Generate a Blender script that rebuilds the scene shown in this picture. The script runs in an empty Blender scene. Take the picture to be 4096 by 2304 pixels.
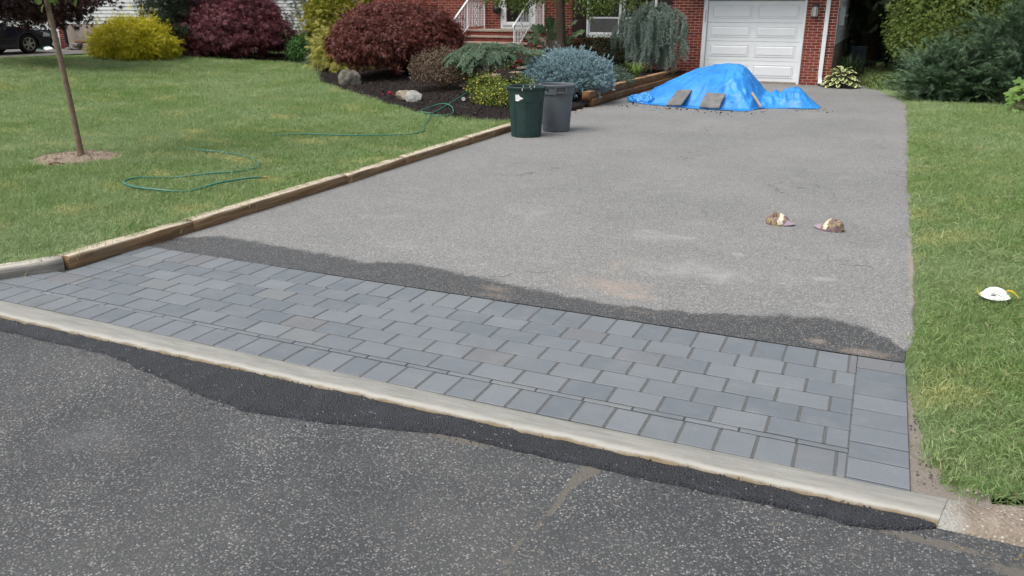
import bpy, bmesh, math
import numpy as np
from mathutils import Vector, Matrix

# ------------------------------------------------------------------ camera, sky, sun, exposure
sc = bpy.context.scene
COL = sc.collection
cam_d = bpy.data.cameras.new("camera")
cam_d.sensor_width = 36.0
cam_d.lens = 28.61
cam_d.clip_start, cam_d.clip_end = 0.05, 900
cam = bpy.data.objects.new("camera", cam_d)
COL.objects.link(cam)
_p, _r, _h = 0.3303, 0.003, 0.4153           # pitch down, roll, heading to the left of +Y
_F = Vector((-math.sin(_h) * math.cos(_p), math.cos(_h) * math.cos(_p), -math.sin(_p)))
_R = Vector((math.cos(_h), math.sin(_h), 0))
_U = _R.cross(_F)
_R2 = _R * math.cos(_r) + _U * math.sin(_r)
_U2 = -_R * math.sin(_r) + _U * math.cos(_r)
cam.matrix_world = Matrix(((_R2.x, _U2.x, -_F.x, 0), (_R2.y, _U2.y, -_F.y, 0), (_R2.z, _U2.z, -_F.z, 1.9096), (0, 0, 0, 1)))
sc.camera = cam

SUN_EL, SUN_AZ = math.radians(58), math.radians(215)     # azimuth clockwise from +Y, towards the sun
world = bpy.data.worlds.new("World")
sc.world = world
world.use_nodes = True
wn, wl = world.node_tree.nodes, world.node_tree.links
bg = wn["Background"]
sky = wn.new("ShaderNodeTexSky")
sky.sky_type = 'NISHITA'
sky.sun_disc = False
sky.sun_elevation = SUN_EL
sky.sun_rotation = SUN_AZ
sky.air_density, sky.dust_density, sky.ozone_density = 1.0, 4.0, 1.0
hs = wn.new("ShaderNodeHueSaturation")
hs.inputs["Saturation"].default_value = 0.42
wl.new(sky.outputs[0], hs.inputs["Color"])
wl.new(hs.outputs[0], bg.inputs[0])
bg.inputs[1].default_value = 0.125

sun_d = bpy.data.lights.new("sun", 'SUN')
sun_d.energy = 1.5
sun_d.angle = math.radians(44)
sun_d.color = (1.0, 0.975, 0.94)
sun = bpy.data.objects.new("sun", sun_d)
COL.objects.link(sun)
sdir = Vector((math.sin(SUN_AZ) * math.cos(SUN_EL), math.cos(SUN_AZ) * math.cos(SUN_EL), math.sin(SUN_EL)))
sun.rotation_euler = sdir.to_track_quat('Z', 'Y').to_euler()
sun.location = (0, 0, 30)

sc.view_settings.view_transform = 'Standard'
sc.view_settings.look = 'None'
sc.view_settings.exposure = 0.57
sc.view_settings.gamma = 1.0
sc.render.engine = 'CYCLES'
sc.cycles.max_bounces = 6
sc.cycles.diffuse_bounces = 3
sc.cycles.use_denoising = True
sc.cycles.denoiser = 'OPENIMAGEDENOISE'
sc.cycles.denoising_input_passes = 'RGB_ALBEDO_NORMAL'
sc.cycles.denoising_prefilter = 'ACCURATE'
sc.cycles.use_adaptive_sampling = False

# ------------------------------------------------------------------ helpers
rng = np.random.default_rng(11)


def nrm(a):
    a = np.asarray(a, float)
    return a / np.maximum(np.linalg.norm(a, axis=-1, keepdims=True), 1e-9)


def vnoise(P, seed=0):
    P = np.asarray(P, float)
    Pi = np.floor(P).astype(np.int64)
    f = P - Pi
    f = f * f * (3 - 2 * f)

    def hsh(a, b, c):
        n = (a * 73856093) ^ (b * 19349663) ^ (c * 83492791) ^ (seed * 2654435 + 97)
        n = (n << 13) ^ n
        n = (n * (n * n * 15731 + 789221) + 1376312589) & 0x7fffffff
        return n / 1073741823.5 - 1.0
    r = 0
    for dx in (0, 1):
        for dy in (0, 1):
            for dz in (0, 1):
                w = (f[..., 0] if dx else 1 - f[..., 0]) * (f[..., 1] if dy else 1 - f[..., 1]) * (f[..., 2] if dz else 1 - f[..., 2])
                r = r + w * hsh(Pi[..., 0] + dx, Pi[..., 1] + dy, Pi[..., 2] + dz)
    return r


def fbm(P, octv=4, seed=0):
    P = np.asarray(P, float)
    a, r = 1.0, 0
    for k in range(octv):
        r = r + a * vnoise(P * 2 ** k + 17.3 * k, seed + k)
        a *= .5
    return r


def S(t):
    t = np.clip(t, 0, 1)
    return t * t * (3 - 2 * t)


def z_lawn(x, y):
    x = np.asarray(x, float)
    return .07 + .32 * S((-x - 14) / 12)


def z_bed(x, y):
    x = np.asarray(x, float); y = np.asarray(y, float)
    d = (x + 8.9) * .711 + (y - 14.2) * .703
    k = 1 - (1 - S((y - 15.3) / 1.2)) * S((x + 7.5) / 1.5)
    walk_ = S((x + 7.1) / .15) * S((y - 14.40) / .1) * S((16.22 + 1.06 * np.maximum(0, -5.45 - x) - y) / .1)
    return (.082 + .2 * S(d / 2.5) * k + .5 * S((d - 1.5) / 4) * S((-5.8 - x) / 2.5)) * (1 - walk_) - .06 * walk_


def mesh_np(name, V, F):
    V = np.ascontiguousarray(V, dtype=np.float32)
    me = bpy.data.meshes.new(name)
    me.vertices.add(len(V))
    me.vertices.foreach_set("co", V.ravel())
    idx, st, off = [], [], 0
    for A in F:
        A = np.asarray(A, dtype=np.int32)
        if len(A) == 0:
            continue
        k = A.shape[1]
        idx.append(A.ravel())
        st.append(off + np.arange(len(A), dtype=np.int32) * k)
        off += A.size
    idx = np.concatenate(idx); st = np.concatenate(st)
    me.loops.add(len(idx))
    me.polygons.add(len(st))
    me.polygons.foreach_set("loop_start", st.astype(np.int32))
    me.polygons.foreach_set("vertices", idx)
    me.update(calc_edges=True)
    return me


def link(name, me, mat=None, parent=None, smooth=False):
    if mat is not None:
        for m in (mat if isinstance(mat, (list, tuple)) else [mat]):
            me.materials.append(m)
    if smooth:
        me.polygons.foreach_set("use_smooth", np.ones(len(me.polygons), dtype=bool))
    o = bpy.data.objects.new(name, me)
    COL.objects.link(o)
    if parent is not None:
        o.parent = parent
        o.matrix_parent_inverse = parent_inv(parent)
    return o


def parent_inv(p):
    return world_of(p).inverted()


def world_of(p):
    if p.parent is None:
        return p.matrix_basis.copy()
    return world_of(p.parent) @ p.matrix_parent_inverse @ p.matrix_basis


def add_np(name, V, F, mat, parent=None, smooth=False):
    return link(name, mesh_np(name, V, F), mat, parent, smooth)


def tag(o, label=None, cat=None, group=None, kind=None):
    if label: o["label"] = label
    if cat: o["category"] = cat
    if group: o["group"] = group
    if kind: o["kind"] = kind
    return o


def thing(name, label, cat, loc=(0, 0, 0), group=None):
    o = bpy.data.objects.new(name, None)
    o.empty_display_size = .2
    COL.objects.link(o)
    o.location = loc
    return tag(o, label, cat, group)


class MB:
    def __init__(s):
        s.v, s.f, s.m = [], [], []

    def add(s, V, F, mi=0):
        b = len(s.v)
        s.v += [tuple(map(float, p)) for p in V]
        s.f += [tuple(int(i) + b for i in q) for q in F]
        s.m += [mi] * len(F)
        return s

    def box(s, c, d, rz=0., mi=0, tilt=None):
        x, y, z = d[0] / 2, d[1] / 2, d[2] / 2
        V = np.array([(-x, -y, -z), (x, -y, -z), (x, y, -z), (-x, y, -z), (-x, -y, z), (x, -y, z), (x, y, z), (-x, y, z)])
        R = Matrix.Rotation(rz, 3, 'Z')
        if tilt is not None:
            R = R @ Matrix.Rotation(tilt[0], 3, 'X') @ Matrix.Rotation(tilt[1], 3, 'Y')
        V = V @ np.array(R).T + np.array(c)
        return s.add(V, [(0, 3, 2, 1), (4, 5, 6, 7), (0, 1, 5, 4), (1, 2, 6, 5), (2, 3, 7, 6), (3, 0, 4, 7)], mi)

    def b2(s, x0, x1, y0, y1, z0, z1, mi=0):
        return s.box(((x0 + x1) / 2, (y0 + y1) / 2, (z0 + z1) / 2), (x1 - x0, y1 - y0, z1 - z0), 0, mi)

    def tube(s, P, r, n=8, cap=True, mi=0):
        V, F = tube_np(P, r, n, cap)
        return s.add(V, F, mi)

    def lathe(s, prof, n=32, c=(0, 0, 0), mi=0):
        V, F = [], []
        for (r, z) in prof:
            for k in range(n):
                a = 2 * math.pi * k / n
                V.append((c[0] + r * math.cos(a), c[1] + r * math.sin(a), c[2] + z))
        for i in range(len(prof) - 1):
            for k in range(n):
                F.append((i * n + k, i * n + (k + 1) % n, (i + 1) * n + (k + 1) % n, (i + 1) * n + k))
        return s.add(V, F, mi)

    def prism(s, poly, fn0, fn1, mi=0):
        """poly: list of 2-D points; fn0/fn1 map a point to the two 3-D ends"""
        n = len(poly)
        V = [fn0(p) for p in poly] + [fn1(p) for p in poly]
        F = [tuple(range(n))[::-1], tuple(range(n, 2 * n))] + [(i, (i + 1) % n, n + (i + 1) % n, n + i) for i in range(n)]
        return s.add(V, F, mi)

    def build(s, name, mat, parent=None, smooth=False, bevel=0, seg=1):
        me = bpy.data.meshes.new(name)
        me.from_pydata(s.v, [], s.f)
        if any(s.m):
            me.polygons.foreach_set("material_index", s.m)
        me.update()
        bm = bmesh.new(); bm.from_mesh(me)
        bmesh.ops.recalc_face_normals(bm, faces=bm.faces)
        if bevel:
            ed = [e for e in bm.edges if len(e.link_faces) == 2 and e.calc_face_angle(0) > .5]
            bmesh.ops.bevel(bm, geom=ed, offset=bevel, segments=seg, profile=.6, affect='EDGES', clamp_overlap=True)
        bm.to_mesh(me); bm.free()
        o = link(name, me, mat, parent, smooth)
        if smooth:
            try:
                me.set_sharp_from_angle(angle=math.radians(38))
            except Exception:
                pass
        return o


def tube_np(P, r, n=8, cap=True):
    P = np.asarray(P, float)
    m = len(P)
    r = np.broadcast_to(np.asarray(r, float), (m,))
    T = nrm(np.gradient(P, axis=0))
    up = np.array([0, 0, 1.]) if abs(T[0, 2]) < .9 else np.array([1., 0, 0])
    V = []
    x = nrm(np.cross(up, T[0]))
    for i in range(m):
        x = nrm(x - T[i] * np.dot(x, T[i]))
        y = np.cross(T[i], x)
        a = np.arange(n) * 2 * math.pi / n
        V.append(P[i] + r[i] * (np.cos(a)[:, None] * x + np.sin(a)[:, None] * y))
    V = np.concatenate(V)
    F = [(i * n + k, i * n + (k + 1) % n, (i + 1) * n + (k + 1) % n, (i + 1) * n + k) for i in range(m - 1) for k in range(n)]
    if cap:
        F += [tuple(range(n))[::-1], tuple(range((m - 1) * n, m * n))]
    return V, F


def smooth_path(pts, n=8):
    """Catmull-Rom through the points"""
    P = np.asarray(pts, float)
    Q = np.vstack([2 * P[0] - P[1], P, 2 * P[-1] - P[-2]])
    out = []
    for i in range(1, len(Q) - 2):
        for t in np.linspace(0, 1, n, endpoint=False):
            a, b, c, d = Q[i - 1], Q[i], Q[i + 1], Q[i + 2]
            out.append(.5 * ((2 * b) + (c - a) * t + (2 * a - 5 * b + 4 * c - d) * t * t + (3 * b - a - 3 * c + d) * t ** 3))
    out.append(P[-1])
    return np.array(out)


def grid_np(xs, ys, zf):
    X, Y = np.meshgrid(xs, ys, indexing='xy')
    Z = zf(X, Y) + np.zeros_like(X)
    nx = len(xs)
    V = np.stack([X, Y, Z], -1).reshape(-1, 3)
    i = np.arange(nx - 1)[None] + nx * np.arange(len(ys) - 1)[:, None]
    i = i.ravel()
    return V, np.stack([i, i + 1, i + nx + 1, i + nx], 1)


def fattr(me, name, arr):
    a = me.attributes.new(name, 'FLOAT', 'POINT')
    a.data.foreach_set("value", np.asarray(arr, dtype=np.float32))


# ------------------------------------------------------------------ node material helpers
class NM:
    def __init__(s, name):
        s.mat = bpy.data.materials.new(name)
        s.mat.use_nodes = True
        s.n = s.mat.node_tree.nodes
        s.l = s.mat.node_tree.links
        s.bsdf = s.n["Principled BSDF"]
        s.out = s.n["Material Output"]

    def node(s, t, **kw):
        nd = s.n.new(t)
        for k, v in kw.items():
            setattr(nd, k, v)
        return nd

    def put(s, sock, v):
        if isinstance(v, bpy.types.NodeSocket):
            s.l.new(v, sock)
        elif isinstance(v, (tuple, list)) and len(v) == 3 and sock.type == 'RGBA':
            sock.default_value = (*v, 1)
        else:
            sock.default_value = v

    def pos(s):
        return s.node("ShaderNodeNewGeometry").outputs["Position"]

    def obj(s):
        return s.node("ShaderNodeTexCoord").outputs["Object"]

    def noise(s, scale, detail=4, rough=.6, vec=None, stretch=None):
        nd = s.node("ShaderNodeTexNoise")
        nd.inputs["Scale"].default_value = scale
        nd.inputs["Detail"].default_value = detail
        nd.inputs["Roughness"].default_value = rough
        v = vec if vec is not None else s.pos()
        if stretch:
            mp = s.node("ShaderNodeMapping")
            mp.inputs["Scale"].default_value = stretch
            s.l.new(v, mp.inputs[0]); v = mp.outputs[0]
        s.l.new(v, nd.inputs["Vector"])
        return nd.outputs["Fac"]

    def voro(s, scale, vec=None, out="Distance", feature='F1'):
        nd = s.node("ShaderNodeTexVoronoi", feature=feature)
        nd.inputs["Scale"].default_value = scale
        s.l.new(vec if vec is not None else s.pos(), nd.inputs["Vector"])
        return nd.outputs[out]

    def attr(s, name):
        nd = s.node("ShaderNodeAttribute", attribute_name=name)
        return nd.outputs["Fac"]

    def math(s, op, a, b=0., clamp=False):
        nd = s.node("ShaderNodeMath", operation=op, use_clamp=clamp)
        s.put(nd.inputs[0], a); s.put(nd.inputs[1], b)
        return nd.outputs[0]

    def ramp(s, v, lo, hi, a=0., b=1.):
        nd = s.node("ShaderNodeMapRange", clamp=True, interpolation_type='SMOOTHSTEP')
        s.put(nd.inputs[0], v)
        for i, x in enumerate((lo, hi, a, b)):
            nd.inputs[i + 1].default_value = x
        return nd.outputs[0]

    def mix(s, fac, a, b, mode='MIX'):
        nd = s.node("ShaderNodeMix", data_type='RGBA', blend_type=mode)
        s.put(nd.inputs[0], fac); s.put(nd.inputs[6], a); s.put(nd.inputs[7], b)
        return nd.outputs[2]

    def rand(s):
        g_ = s.node("ShaderNodeNewGeometry").outputs["Random Per Island"]
        o_ = s.node("ShaderNodeObjectInfo").outputs["Random"]
        return s.math('FRACT', s.math('ADD', g_, o_))

    def orand(s):
        return s.node("ShaderNodeObjectInfo").outputs["Random"]

    def bump(s, h, strength=.3, dist=.01):
        nd = s.node("ShaderNodeBump")
        nd.inputs["Strength"].default_value = strength
        nd.inputs["Distance"].default_value = dist
        s.put(nd.inputs["Height"], h)
        s.l.new(nd.outputs[0], s.bsdf.inputs["Normal"])

    def done(s, col, rough=.8, spec=.3, metal=0.):
        s.put(s.bsdf.inputs["Base Color"], col)
        s.put(s.bsdf.inputs["Roughness"], rough)
        s.put(s.bsdf.inputs["Specular IOR Level"], spec)
        s.bsdf.inputs["Metallic"].default_value = metal
        return s.mat


def plain(name, col, rough=.6, spec=.4, metal=0., var=.12, scale=9., bumps=None):
    m = NM(name)
    n = m.noise(scale, 5)
    lo = tuple(c * (1 - var) for c in col); hi = tuple(min(1, c * (1 + var)) for c in col)
    c = m.mix(m.ramp(n, .3, .7), lo, hi)
    if bumps:
        m.bump(m.noise(bumps[0], 4), bumps[1], bumps[2])
    return m.done(c, rough, spec, metal)


def leaf_mat(name, c1, c2, c3=None, trans=.28, rough=.55, spec=.35, patch=1.2):
    """colour by leaf (random island) with slow drift over the plant"""
    m = NM(name)
    r = m.node("ShaderNodeNewGeometry").outputs["Random Per Island"]
    w = m.noise(patch, 2)
    t = m.math('ADD', m.math('MULTIPLY', r, .75), m.math('MULTIPLY', m.ramp(w, .3, .7), .25))
    c = m.mix(t, c1, c2)
    if c3:
        c = m.mix(m.ramp(r, .82, .9), c, c3)
    m.done(c, rough, spec)
    tr = m.node("ShaderNodeBsdfTranslucent")
    m.l.new(c, tr.inputs[0])
    mx = m.node("ShaderNodeMixShader")
    mx.inputs[0].default_value = trans
    m.l.new(m.bsdf.outputs[0], mx.inputs[1]); m.l.new(tr.outputs[0], mx.inputs[2])
    m.l.new(mx.outputs[0], m.out.inputs[0])
    return m.mat

# ------------------------------------------------------------------ materials of the ground
def m_road():
    m = NM("road_asphalt")
    p = m.pos()
    w1 = m.voro(105, p, "Color"); w1b = m.voro(105, p)
    sep = m.node("ShaderNodeSeparateColor"); m.l.new(w1, sep.inputs[0])
    stone = m.math('MULTIPLY', m.ramp(w1b, .62, .35), m.ramp(sep.outputs[0], .50, .62))
    w2 = m.voro(190, p, "Color"); s2 = m.node("ShaderNodeSeparateColor"); m.l.new(w2, s2.inputs[0])
    fine = m.math('MULTIPLY', m.ramp(m.voro(190, p), .6, .3), m.ramp(s2.outputs[1], .55, .62))
    big = m.noise(1.1, 3); mid = m.noise(6, 4)
    base = m.mix(m.ramp(big, .35, .7), (.048, .052, .055), (.084, .084, .082))
    base = m.mix(m.ramp(mid, .45, .75, 0, .5), base, (.052, .055, .057))
    stc = m.mix(m.math('POWER', sep.outputs[1], 2.2), (.12, .124, .125), (.42, .41, .39))
    stc = m.mix(m.ramp(sep.outputs[2], .84, .9), stc, (.24, .20, .16))
    c = m.mix(m.math('MULTIPLY', fine, .55), base, (.145, .148, .147))
    c = m.mix(m.math('MULTIPLY', stone, m.ramp(m.noise(2.3, 4), .3, .7, .45, .9)), c, stc)
    dirt = m.attr("dirt")
    dm = m.math('MULTIPLY', m.ramp(m.math('ADD', dirt, m.math('MULTIPLY', m.math('SUBTRACT', m.noise(30, 5), .5), .9)), .3, .62), .88)
    c = m.mix(dm, c, m.mix(m.noise(55, 3), (.095, .085, .074), (.175, .158, .132)))
    pale = m.attr("pale")
    c = m.mix(m.math('MULTIPLY', m.ramp(m.math('ADD', pale, m.math('MULTIPLY', m.math('SUBTRACT', m.noise(9, 5), .5), .8)), .35, 1.3), .16), c, (.30, .30, .30))
    m.bump(m.math('SUBTRACT', .8, m.math('ADD', w1b, m.math('MULTIPLY', m.noise(220, 3), .3))), .45, .006)
    return m.done(c, .78, .35)


def m_drive():
    m = NM("driveway_asphalt")
    p = m.pos()
    w = m.voro(105, p, "Color"); wd = m.voro(105, p)
    sep = m.node("ShaderNodeSeparateColor"); m.l.new(w, sep.inputs[0])
    big = m.noise(.55, 4); mid = m.noise(3.0, 5)
    dry = m.mix(m.ramp(sep.outputs[0], .1, .9), (.182, .181, .175), (.275, .272, .261))
    dry = m.mix(m.ramp(sep.outputs[1], .88, .94), dry, (.40, .395, .375))
    dry = m.mix(m.ramp(wd, .5, .8, 0, .8), dry, (.15, .15, .146))
    dry = m.mix(1.0, dry, m.mix(m.ramp(big, .3, .7), (.90, .905, .91), (1.06, 1.055, 1.04)), 'MULTIPLY')
    dry = m.mix(m.ramp(mid, .5, .8, 0, .35), dry, (.31, .305, .29))
    gap = m.ramp(wd, .30, .52)
    wet = m.mix(gap, m.mix(sep.outputs[1], (.11, .11, .108), (.30, .29, .27)), (.045, .047, .048))
    wet = m.mix(m.ramp(sep.outputs[0], .42, .5), (.055, .057, .058), wet)
    wa = m.attr("wet")
    wm = m.ramp(m.math('ADD', wa, m.math('MULTIPLY', m.math('SUBTRACT', m.noise(7, 6, .7), .5), .60)), .28, .72)
    fine = m.math('MULTIPLY', m.math('SUBTRACT', m.noise(75, 3, .7), .5), 1.1)
    wm = m.ramp(m.math('ADD', wm, fine), .25, .85)
    wm2 = m.math('MULTIPLY', wm, .92)
    c = m.mix(wm2, dry, wet)
    sand = m.attr("sand")
    sm = m.ramp(m.math('ADD', sand, m.math('MULTIPLY', m.math('SUBTRACT', m.noise(8, 6, .7), .5), 1.1)), .35, 1.1, 0, .42)
    c = m.mix(sm, c, (.40, .31, .245))
    dust = m.attr("dust")
    du = m.ramp(m.math('ADD', dust, m.math('MULTIPLY', m.math('SUBTRACT', m.noise(6, 6, .75), .5), 1.3)), .5, 1.3, 0, .5)
    c = m.mix(du, c, (.43, .43, .41))
    # hairline cracks
    cr = m.node("ShaderNodeTexVoronoi", feature='DISTANCE_TO_EDGE')
    cr.inputs["Scale"].default_value = .42
    wv = m.node("ShaderNodeVectorMath", operation='ADD'); m.l.new(p, wv.inputs[0])
    nn = m.node("ShaderNodeTexNoise"); nn.inputs["Scale"].default_value = 2.2; nn.inputs["Detail"].default_value = 6
    m.l.new(p, nn.inputs["Vector"]); m.l.new(nn.outputs["Color"], wv.inputs[1]); m.l.new(wv.outputs[0], cr.inputs["Vector"])
    ck = m.math('MULTIPLY', m.ramp(cr.outputs["Distance"], .006, .0015), m.ramp(m.noise(.7, 2), .54, .62))
    c = m.mix(m.math('MULTIPLY', ck, .6), c, (.07, .068, .066))
    # dark oil dots
    dots = m.math('MULTIPLY', m.ramp(m.voro(1.6, p), .055, .03), m.ramp(m.noise(5, 2), .5, .6))
    c = m.mix(m.math('MULTIPLY', dots, .7), c, (.07, .07, .07))
    m.bump(m.math('SUBTRACT', .8, wd), .35, .004)
    return m.done(c, m.mix(wm, (.85,) * 3, (.62,) * 3), .3)


def m_paver():
    m = NM("paver_stone")
    r = m.orand()
    rr = m.node("ShaderNodeObjectInfo").outputs["Random"]
    r2 = m.math('FRACT', m.math('MULTIPLY', rr, 17.31))
    c = m.mix(r, (.138, .157, .172), (.190, .208, .222))
    c = m.mix(m.ramp(r2, .93, .96, 0, .55), c, (.196, .200, .190))
    c = m.mix(m.ramp(r2, .10, .04), c, (.168, .170, .174))
    p = m.pos()
    n1 = m.noise(3.2, 5); n2 = m.noise(90, 4, .7)
    c = m.mix(m.ramp(n1, .45, .8, 0, .45), c, (.245, .256, .262))
    c = m.mix(m.ramp(m.noise(9, 6, .7), .45, .75, 0, .4), c, (.215, .226, .232))
    c = m.mix(m.ramp(n2, .50, .72, 0, .5), c, (.110, .123, .133))
    sp = m.math('MULTIPLY', m.ramp(m.noise(19, 6, .8), .60, .74), .6)
    c = m.mix(sp, c, (.30, .31, .31))
    damp = m.ramp(m.noise(1.3, 3), .55, .72, 0, .28)
    c = m.mix(damp, c, (.105, .11, .104))
    m.bump(m.math('ADD', m.math('MULTIPLY', n2, .5), m.noise(20, 4)), .35, .003)
    return m.done(c, m.ramp(n1, .3, .7, .72, .55), .35)


def m_joint():
    m = NM("joint_sand")
    c = m.mix(m.noise(160, 3), (.038, .040, .042), (.095, .096, .096))
    m.bump(m.noise(190, 3), .6, .004)
    return m.done(c, .9, .2)


def m_kerb():
    m = NM("new_concrete")
    sx = m.node("ShaderNodeSeparateXYZ"); m.l.new(m.pos(), sx.inputs[0])
    y = sx.outputs[1]
    st = m.noise(9, 6, .7, stretch=(.35, 3, 3))
    c = m.mix(m.ramp(st, .3, .7), (.225, .221, .198), (.325, .32, .29))
    c = m.mix(m.ramp(m.noise(70, 5, .75), .52, .70, 0, .6), c, (.20, .195, .172))
    c = m.mix(m.ramp(m.noise(1.7, 4), .5, .75, 0, .4), c, (.275, .268, .238))
    edge = m.math('ADD', y, m.math('MULTIPLY', m.math('SUBTRACT', m.noise(4, 5, .7), .5), .055))
    salt = m.math('MULTIPLY', m.ramp(edge, 3.275, 3.238), m.ramp(edge, 3.216, 3.232))
    c = m.mix(m.math('MULTIPLY', salt, .45), c, (.56, .54, .48))
    foot = m.ramp(edge, 3.238, 3.214)
    c = m.mix(m.math('MULTIPLY', foot, .9), c, m.mix(m.noise(12, 4), (.10, .075, .04), (.26, .19, .10)))
    m.bump(m.math('ADD', m.math('MULTIPLY', st, .5), m.noise(110, 5, .7)), .4, .004)
    return m.done(c, .82, .3)


def m_oldkerb():
    m = NM("worn_concrete")
    p = m.pos()
    w = m.voro(75, p, "Color"); wd = m.voro(75, p)
    sep = m.node("ShaderNodeSeparateColor"); m.l.new(w, sep.inputs[0])
    c = m.mix(m.ramp(m.noise(5, 4), .35, .7), (.215, .175, .135), (.33, .28, .225))
    st = m.math('MULTIPLY', m.ramp(wd, .55, .3), m.ramp(sep.outputs[0], .6, .68))
    c = m.mix(m.math('MULTIPLY', st, .8), c, m.mix(sep.outputs[1], (.12, .10, .09), (.6, .55, .48)))
    sx = m.node("ShaderNodeSeparateXYZ"); m.l.new(p, sx.inputs[0])
    sm = m.ramp(m.math('ADD', sx.outputs[0], m.math('MULTIPLY', m.math('SUBTRACT', m.noise(14, 5), .5), .16)), .56, .46)
    c = m.mix(sm, c, m.mix(m.noise(20, 4), (.26, .255, .23), (.42, .41, .375)))
    m.bump(m.math('SUBTRACT', m.noise(40, 5), wd), .8, .01)
    return m.done(c, .88, .25)


def m_patch():
    m = NM("fresh_asphalt")
    p = m.pos()
    wd = m.voro(120, p)
    w = m.voro(120, p, "Color"); sep = m.node("ShaderNodeSeparateColor"); m.l.new(w, sep.inputs[0])
    c = m.mix(sep.outputs[0], (.014, .015, .018), (.034, .036, .042))
    c = m.mix(m.ramp(m.noise(5, 4), .5, .75, 0, .6), c, (.045, .049, .060))
    c = m.mix(m.ramp(sep.outputs[1], .99, .995), c, (.2, .2, .19))
    m.bump(m.math('SUBTRACT', .8, m.math('ADD', wd, m.math('MULTIPLY', m.noise(40, 4), .8))), .9, .01)
    return m.done(c, .5, .45)


def m_soil(name, a, b, sc_=40., bs=.8):
    m = NM(name)
    n = m.noise(sc_, 6, .7)
    c = m.mix(m.ramp(n, .3, .7), a, b)
    m.bump(m.math('ADD', n, m.noise(sc_ * 3, 3)), bs, .02)
    return m.done(c, .95, .15)


def grass_colour(m, r, pos):
    n1 = m.noise(.42, 4, .6, pos); n2 = m.noise(1.6, 4, .6, pos); n3 = m.noise(.9, 5, .65, pos, stretch=(1.0, 2.0, 1))
    g1 = m.mix(r, (0.145, 0.243, 0.063), (0.289, 0.403, 0.144))
    g2 = m.mix(r, (0.208, 0.307, 0.126), (0.380, 0.480, 0.235))       # bluish dry green
    c = m.mix(m.ramp(n1, .36, .64), g1, g2)
    c = m.mix(m.ramp(n2, .52, .72, 0, .75), c, m.mix(r, (0.101, 0.205, 0.037), (0.215, 0.351, 0.090)))
    straw = m.mix(r, (0.454, 0.421, 0.155), (0.732, 0.678, 0.310))
    c = m.mix(m.ramp(n3, .52, .74, 0, .8), c, straw)
    return c


def m_lawn():
    m = NM("lawn_turf")
    r = m.noise(130, 4, .8)
    c = grass_colour(m, m.ramp(r, .3, .7), m.pos())
    c = m.mix(m.ramp(m.noise(60, 5, .8), .45, .62), m.mix(.55, c, (.06, .07, .03)), c)
    m.bump(r, .8, .03)
    return m.done(c, .9, .15)


def m_blade():
    m = NM("grass_blade")
    r = m.rand()
    c = grass_colour(m, r, m.pos())
    c = m.mix(m.ramp(m.math('FRACT', m.math('MULTIPLY', r, 7.7)), .93, .96), c, (.42, .37, .21))
    m.done(c, .5, .3)
    tr = m.node("ShaderNodeBsdfTranslucent"); m.l.new(c, tr.inputs[0])
    mx = m.node("ShaderNodeMixShader"); mx.inputs[0].default_value = .3
    m.l.new(m.bsdf.outputs[0], mx.inputs[1]); m.l.new(tr.outputs[0], mx.inputs[2]); m.l.new(mx.outputs[0], m.out.inputs[0])
    return m.mat


def m_timber(name="weathered_timber", top=(.56, .48, .37), side=(.26, .165, .09)):
    m = NM(name)
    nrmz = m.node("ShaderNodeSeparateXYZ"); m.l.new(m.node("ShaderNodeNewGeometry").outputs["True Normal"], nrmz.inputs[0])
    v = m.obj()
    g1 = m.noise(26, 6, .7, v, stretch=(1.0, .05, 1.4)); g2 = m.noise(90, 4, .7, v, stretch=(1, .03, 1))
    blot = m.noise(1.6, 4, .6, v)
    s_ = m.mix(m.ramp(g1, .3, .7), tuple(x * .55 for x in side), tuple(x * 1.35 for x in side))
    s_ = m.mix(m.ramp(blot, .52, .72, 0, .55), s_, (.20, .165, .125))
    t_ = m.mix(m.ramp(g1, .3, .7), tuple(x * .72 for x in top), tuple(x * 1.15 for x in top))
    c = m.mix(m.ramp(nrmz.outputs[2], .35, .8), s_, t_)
    c = m.mix(m.ramp(g2, .60, .72, 0, .7), c, (.06, .04, .025))
    m.bump(m.math('ADD', g1, m.math('MULTIPLY', g2, .6)), .5, .01)
    return m.done(c, .85, .2)


MAT = dict(road=m_road(), drive=m_drive(), paver=m_paver(), joint=m_joint(), kerb=m_kerb(), oldkerb=m_oldkerb(), patch=m_patch(),
           soil=m_soil("bare_soil", (.10, .075, .05), (.20, .155, .11)), mulch=m_soil("bark_mulch", (.010, .008, .007), (.045, .034, .030), 55, 1.0),
           mound=m_soil("pale_topsoil", (.31, .24, .175), (.50, .40, .305), 45, 1.0),
           strip=m_soil("stone_dust", (.20, .175, .15), (.33, .29, .25), 120, .5),
           lawn=m_lawn(), blade=m_blade(), timber=m_timber(), timber3=m_timber("greyed_timber", (.52, .48, .42), (.34, .315, .275)), timber2=m_timber("brown_timber", (.34, .215, .115), (.185, .095, .045)))

# ------------------------------------------------------------------ road, kerbs, driveway
V, F = grid_np(np.linspace(-260, 260, 14), np.linspace(-120, 320, 12), lambda X, Y: -.14)
tag(add_np("ground", V, [F], MAT['lawn']), kind="structure")

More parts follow.
